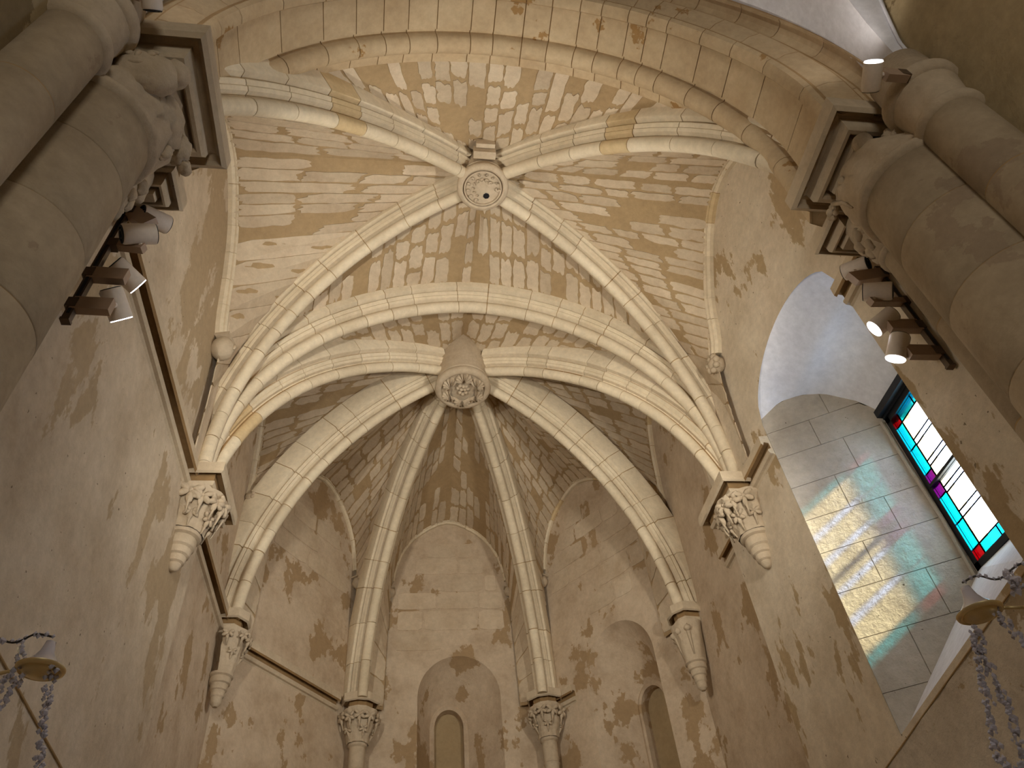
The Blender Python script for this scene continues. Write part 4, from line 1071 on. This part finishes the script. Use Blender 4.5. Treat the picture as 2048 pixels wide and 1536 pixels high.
# ------------------------------------------------------------------ chandelier arms with crystal chains
def uray(px, py, dist):
    c = V(((px-1024), (py-768), 1502.338)).normalized(); return V((sum(Rm[0][i]*c[i] for i in range(3)), sum(Rm[1][i]*c[i] for i in range(3)), sum(Rm[2][i]*c[i] for i in range(3))))*dist
def bead_chain(pts, r, label_name, parent, step=None, jit=.006, seed=1, wide=1):
    pts = [V(p) for p in pts]; L = sum((b-a).length for a, b in zip(pts, pts[1:])); n = max(3, int(L/(step or r*1.7))); q = resample(pts, n); rnd = random.Random(seed)
    vf = []
    for p in q:
        for _ in range(wide):
            rr = r*rnd.uniform(.6, 1.15); c = p+V((rnd.uniform(-1, 1), rnd.uniform(-1, 1), rnd.uniform(-1, 1)))*jit
            vs = [c+V(d)*rr for d in ((1, 0, 0), (-1, 0, 0), (0, 1, 0), (0, -1, 0), (0, 0, 1.2), (0, 0, -1.2))]
            vf.append((vs, [(0, 2, 4), (2, 1, 4), (1, 3, 4), (3, 0, 4), (2, 0, 5), (1, 2, 5), (3, 1, 5), (0, 3, 5)]))
    o = link_mesh(label_name, join(*vf), m_bead, parent); o['kind'] = 'stuff'; return o
def chandelier(cup, centre, drops, label, sd):
    root = empty('candelabrum', centre); tag(root, label, 'candelabrum', 'crystal candelabra')
    c = V(cup); k = V(centre)
    T = Matrix.Translation(c) @ Matrix.Scale(.88, 4)
    sharp(link_mesh('drip_dish', xform(lathe([(.001, -.016), (.03, -.013), (.052, -.004), (.060, .002), (.064, .007), (.074, .003), (.083, .009), (.085, .017), (.078, .020), (.05, .014), (.001, .012)], 40, caps=False), T), m_brass, root), 50)
    link_mesh('glass_bell', xform(lathe([(.074, .020), (.060, .034), (.040, .055), (.026, .08), (.020, .105), (.018, .12), (.001, .122)], 32, caps=False), T), m_bell, root, smooth=True)
    d = (k-c); d.z = 0
    link_mesh('arm', tube(catmull([c+V((0, 0, .02)), c+d*.2+V((0, 0, .015)), c+d*.55+V((0, 0, .0)), c+d*.85+V((0, 0, .06)), k+V((0, 0, .02))], 6), .006, 8), m_brass, root, smooth=True)
    link_mesh('stem', tube([k+V((0, 0, .12)), k+V((0, 0, .04)), k+V((0, 0, -.08)), k+V((0, 0, -.3)), V((k.x, k.y, ZF+.05)), V((k.x, k.y, ZF))], [.01, .045, .03, .018, .022, .16], 12), m_brass, root, smooth=True)
    f = c+V((0, 0, .125))
    link_mesh('wire', tube(catmull([f, f+d*.15+V((0, 0, .015)), f+d*.3+V((0, 0, -.01)), f+d*.55+V((0, 0, .03)), f+d*.8+V((0, 0, .02))], 6), .0035, 6), m_wire, root)
    bead_chain(catmull([f, f+d*.15+V((0, 0, .015)), f+d*.3+V((0, 0, -.01)), f+d*.55+V((0, 0, .03)), f+d*.85+V((0, 0, .02))], 5), .010, 'crystal_swag', root, seed=sd)
    for i, dr in enumerate(drops): bead_chain(catmull(dr, 6), .0095, 'crystal_chain', root, step=.011, seed=sd+i+1, wide=3, jit=.013)
    return root
DL = 3.0
cl = uray(78, 1346, DL)
chandelier(cl, cl+V((-.42, .05, .02)), [[uray(110, 1328, DL-.05), uray(100, 1360, DL), uray(90, 1430, DL), uray(82, 1480, DL), uray(76, 1560, DL)],
    [uray(38, 1355, DL), uray(22, 1385, DL), uray(-20, 1430, DL)], [uray(40, 1290, DL), uray(36, 1330, DL), uray(-10, 1380, DL)]], 'crystal candelabrum arm with brass dish and glass bell, lower left corner', 3)
cr = uray(1964, 1232, DL)
chandelier(cr, cr+V((.36, -.12, .02)), [[uray(1948, 1262, DL), uray(1958, 1310, DL), uray(1972, 1390, DL), uray(1986, 1470, DL), uray(2004, 1530, DL), uray(2050, 1545, DL)],
    [uray(1955, 1262, DL), uray(1970, 1310, DL), uray(2000, 1385, DL), uray(2025, 1440, DL), uray(2044, 1510, DL), uray(2060, 1580, DL)],
    [uray(1985, 1215, DL), uray(2010, 1245, DL), uray(2055, 1300, DL)], [uray(2010, 1150, DL), uray(2035, 1165, DL), uray(2060, 1185, DL)]], 'crystal candelabrum arm with brass dish and glittering chains, lower right corner', 8)
bead_chain([uray(2030, 1150, DL), uray(2040, 1165, DL), uray(2052, 1180, DL)], .016, 'crystal_cluster', bpy.data.objects['candelabrum.001'], wide=4, jit=.03, seed=44)
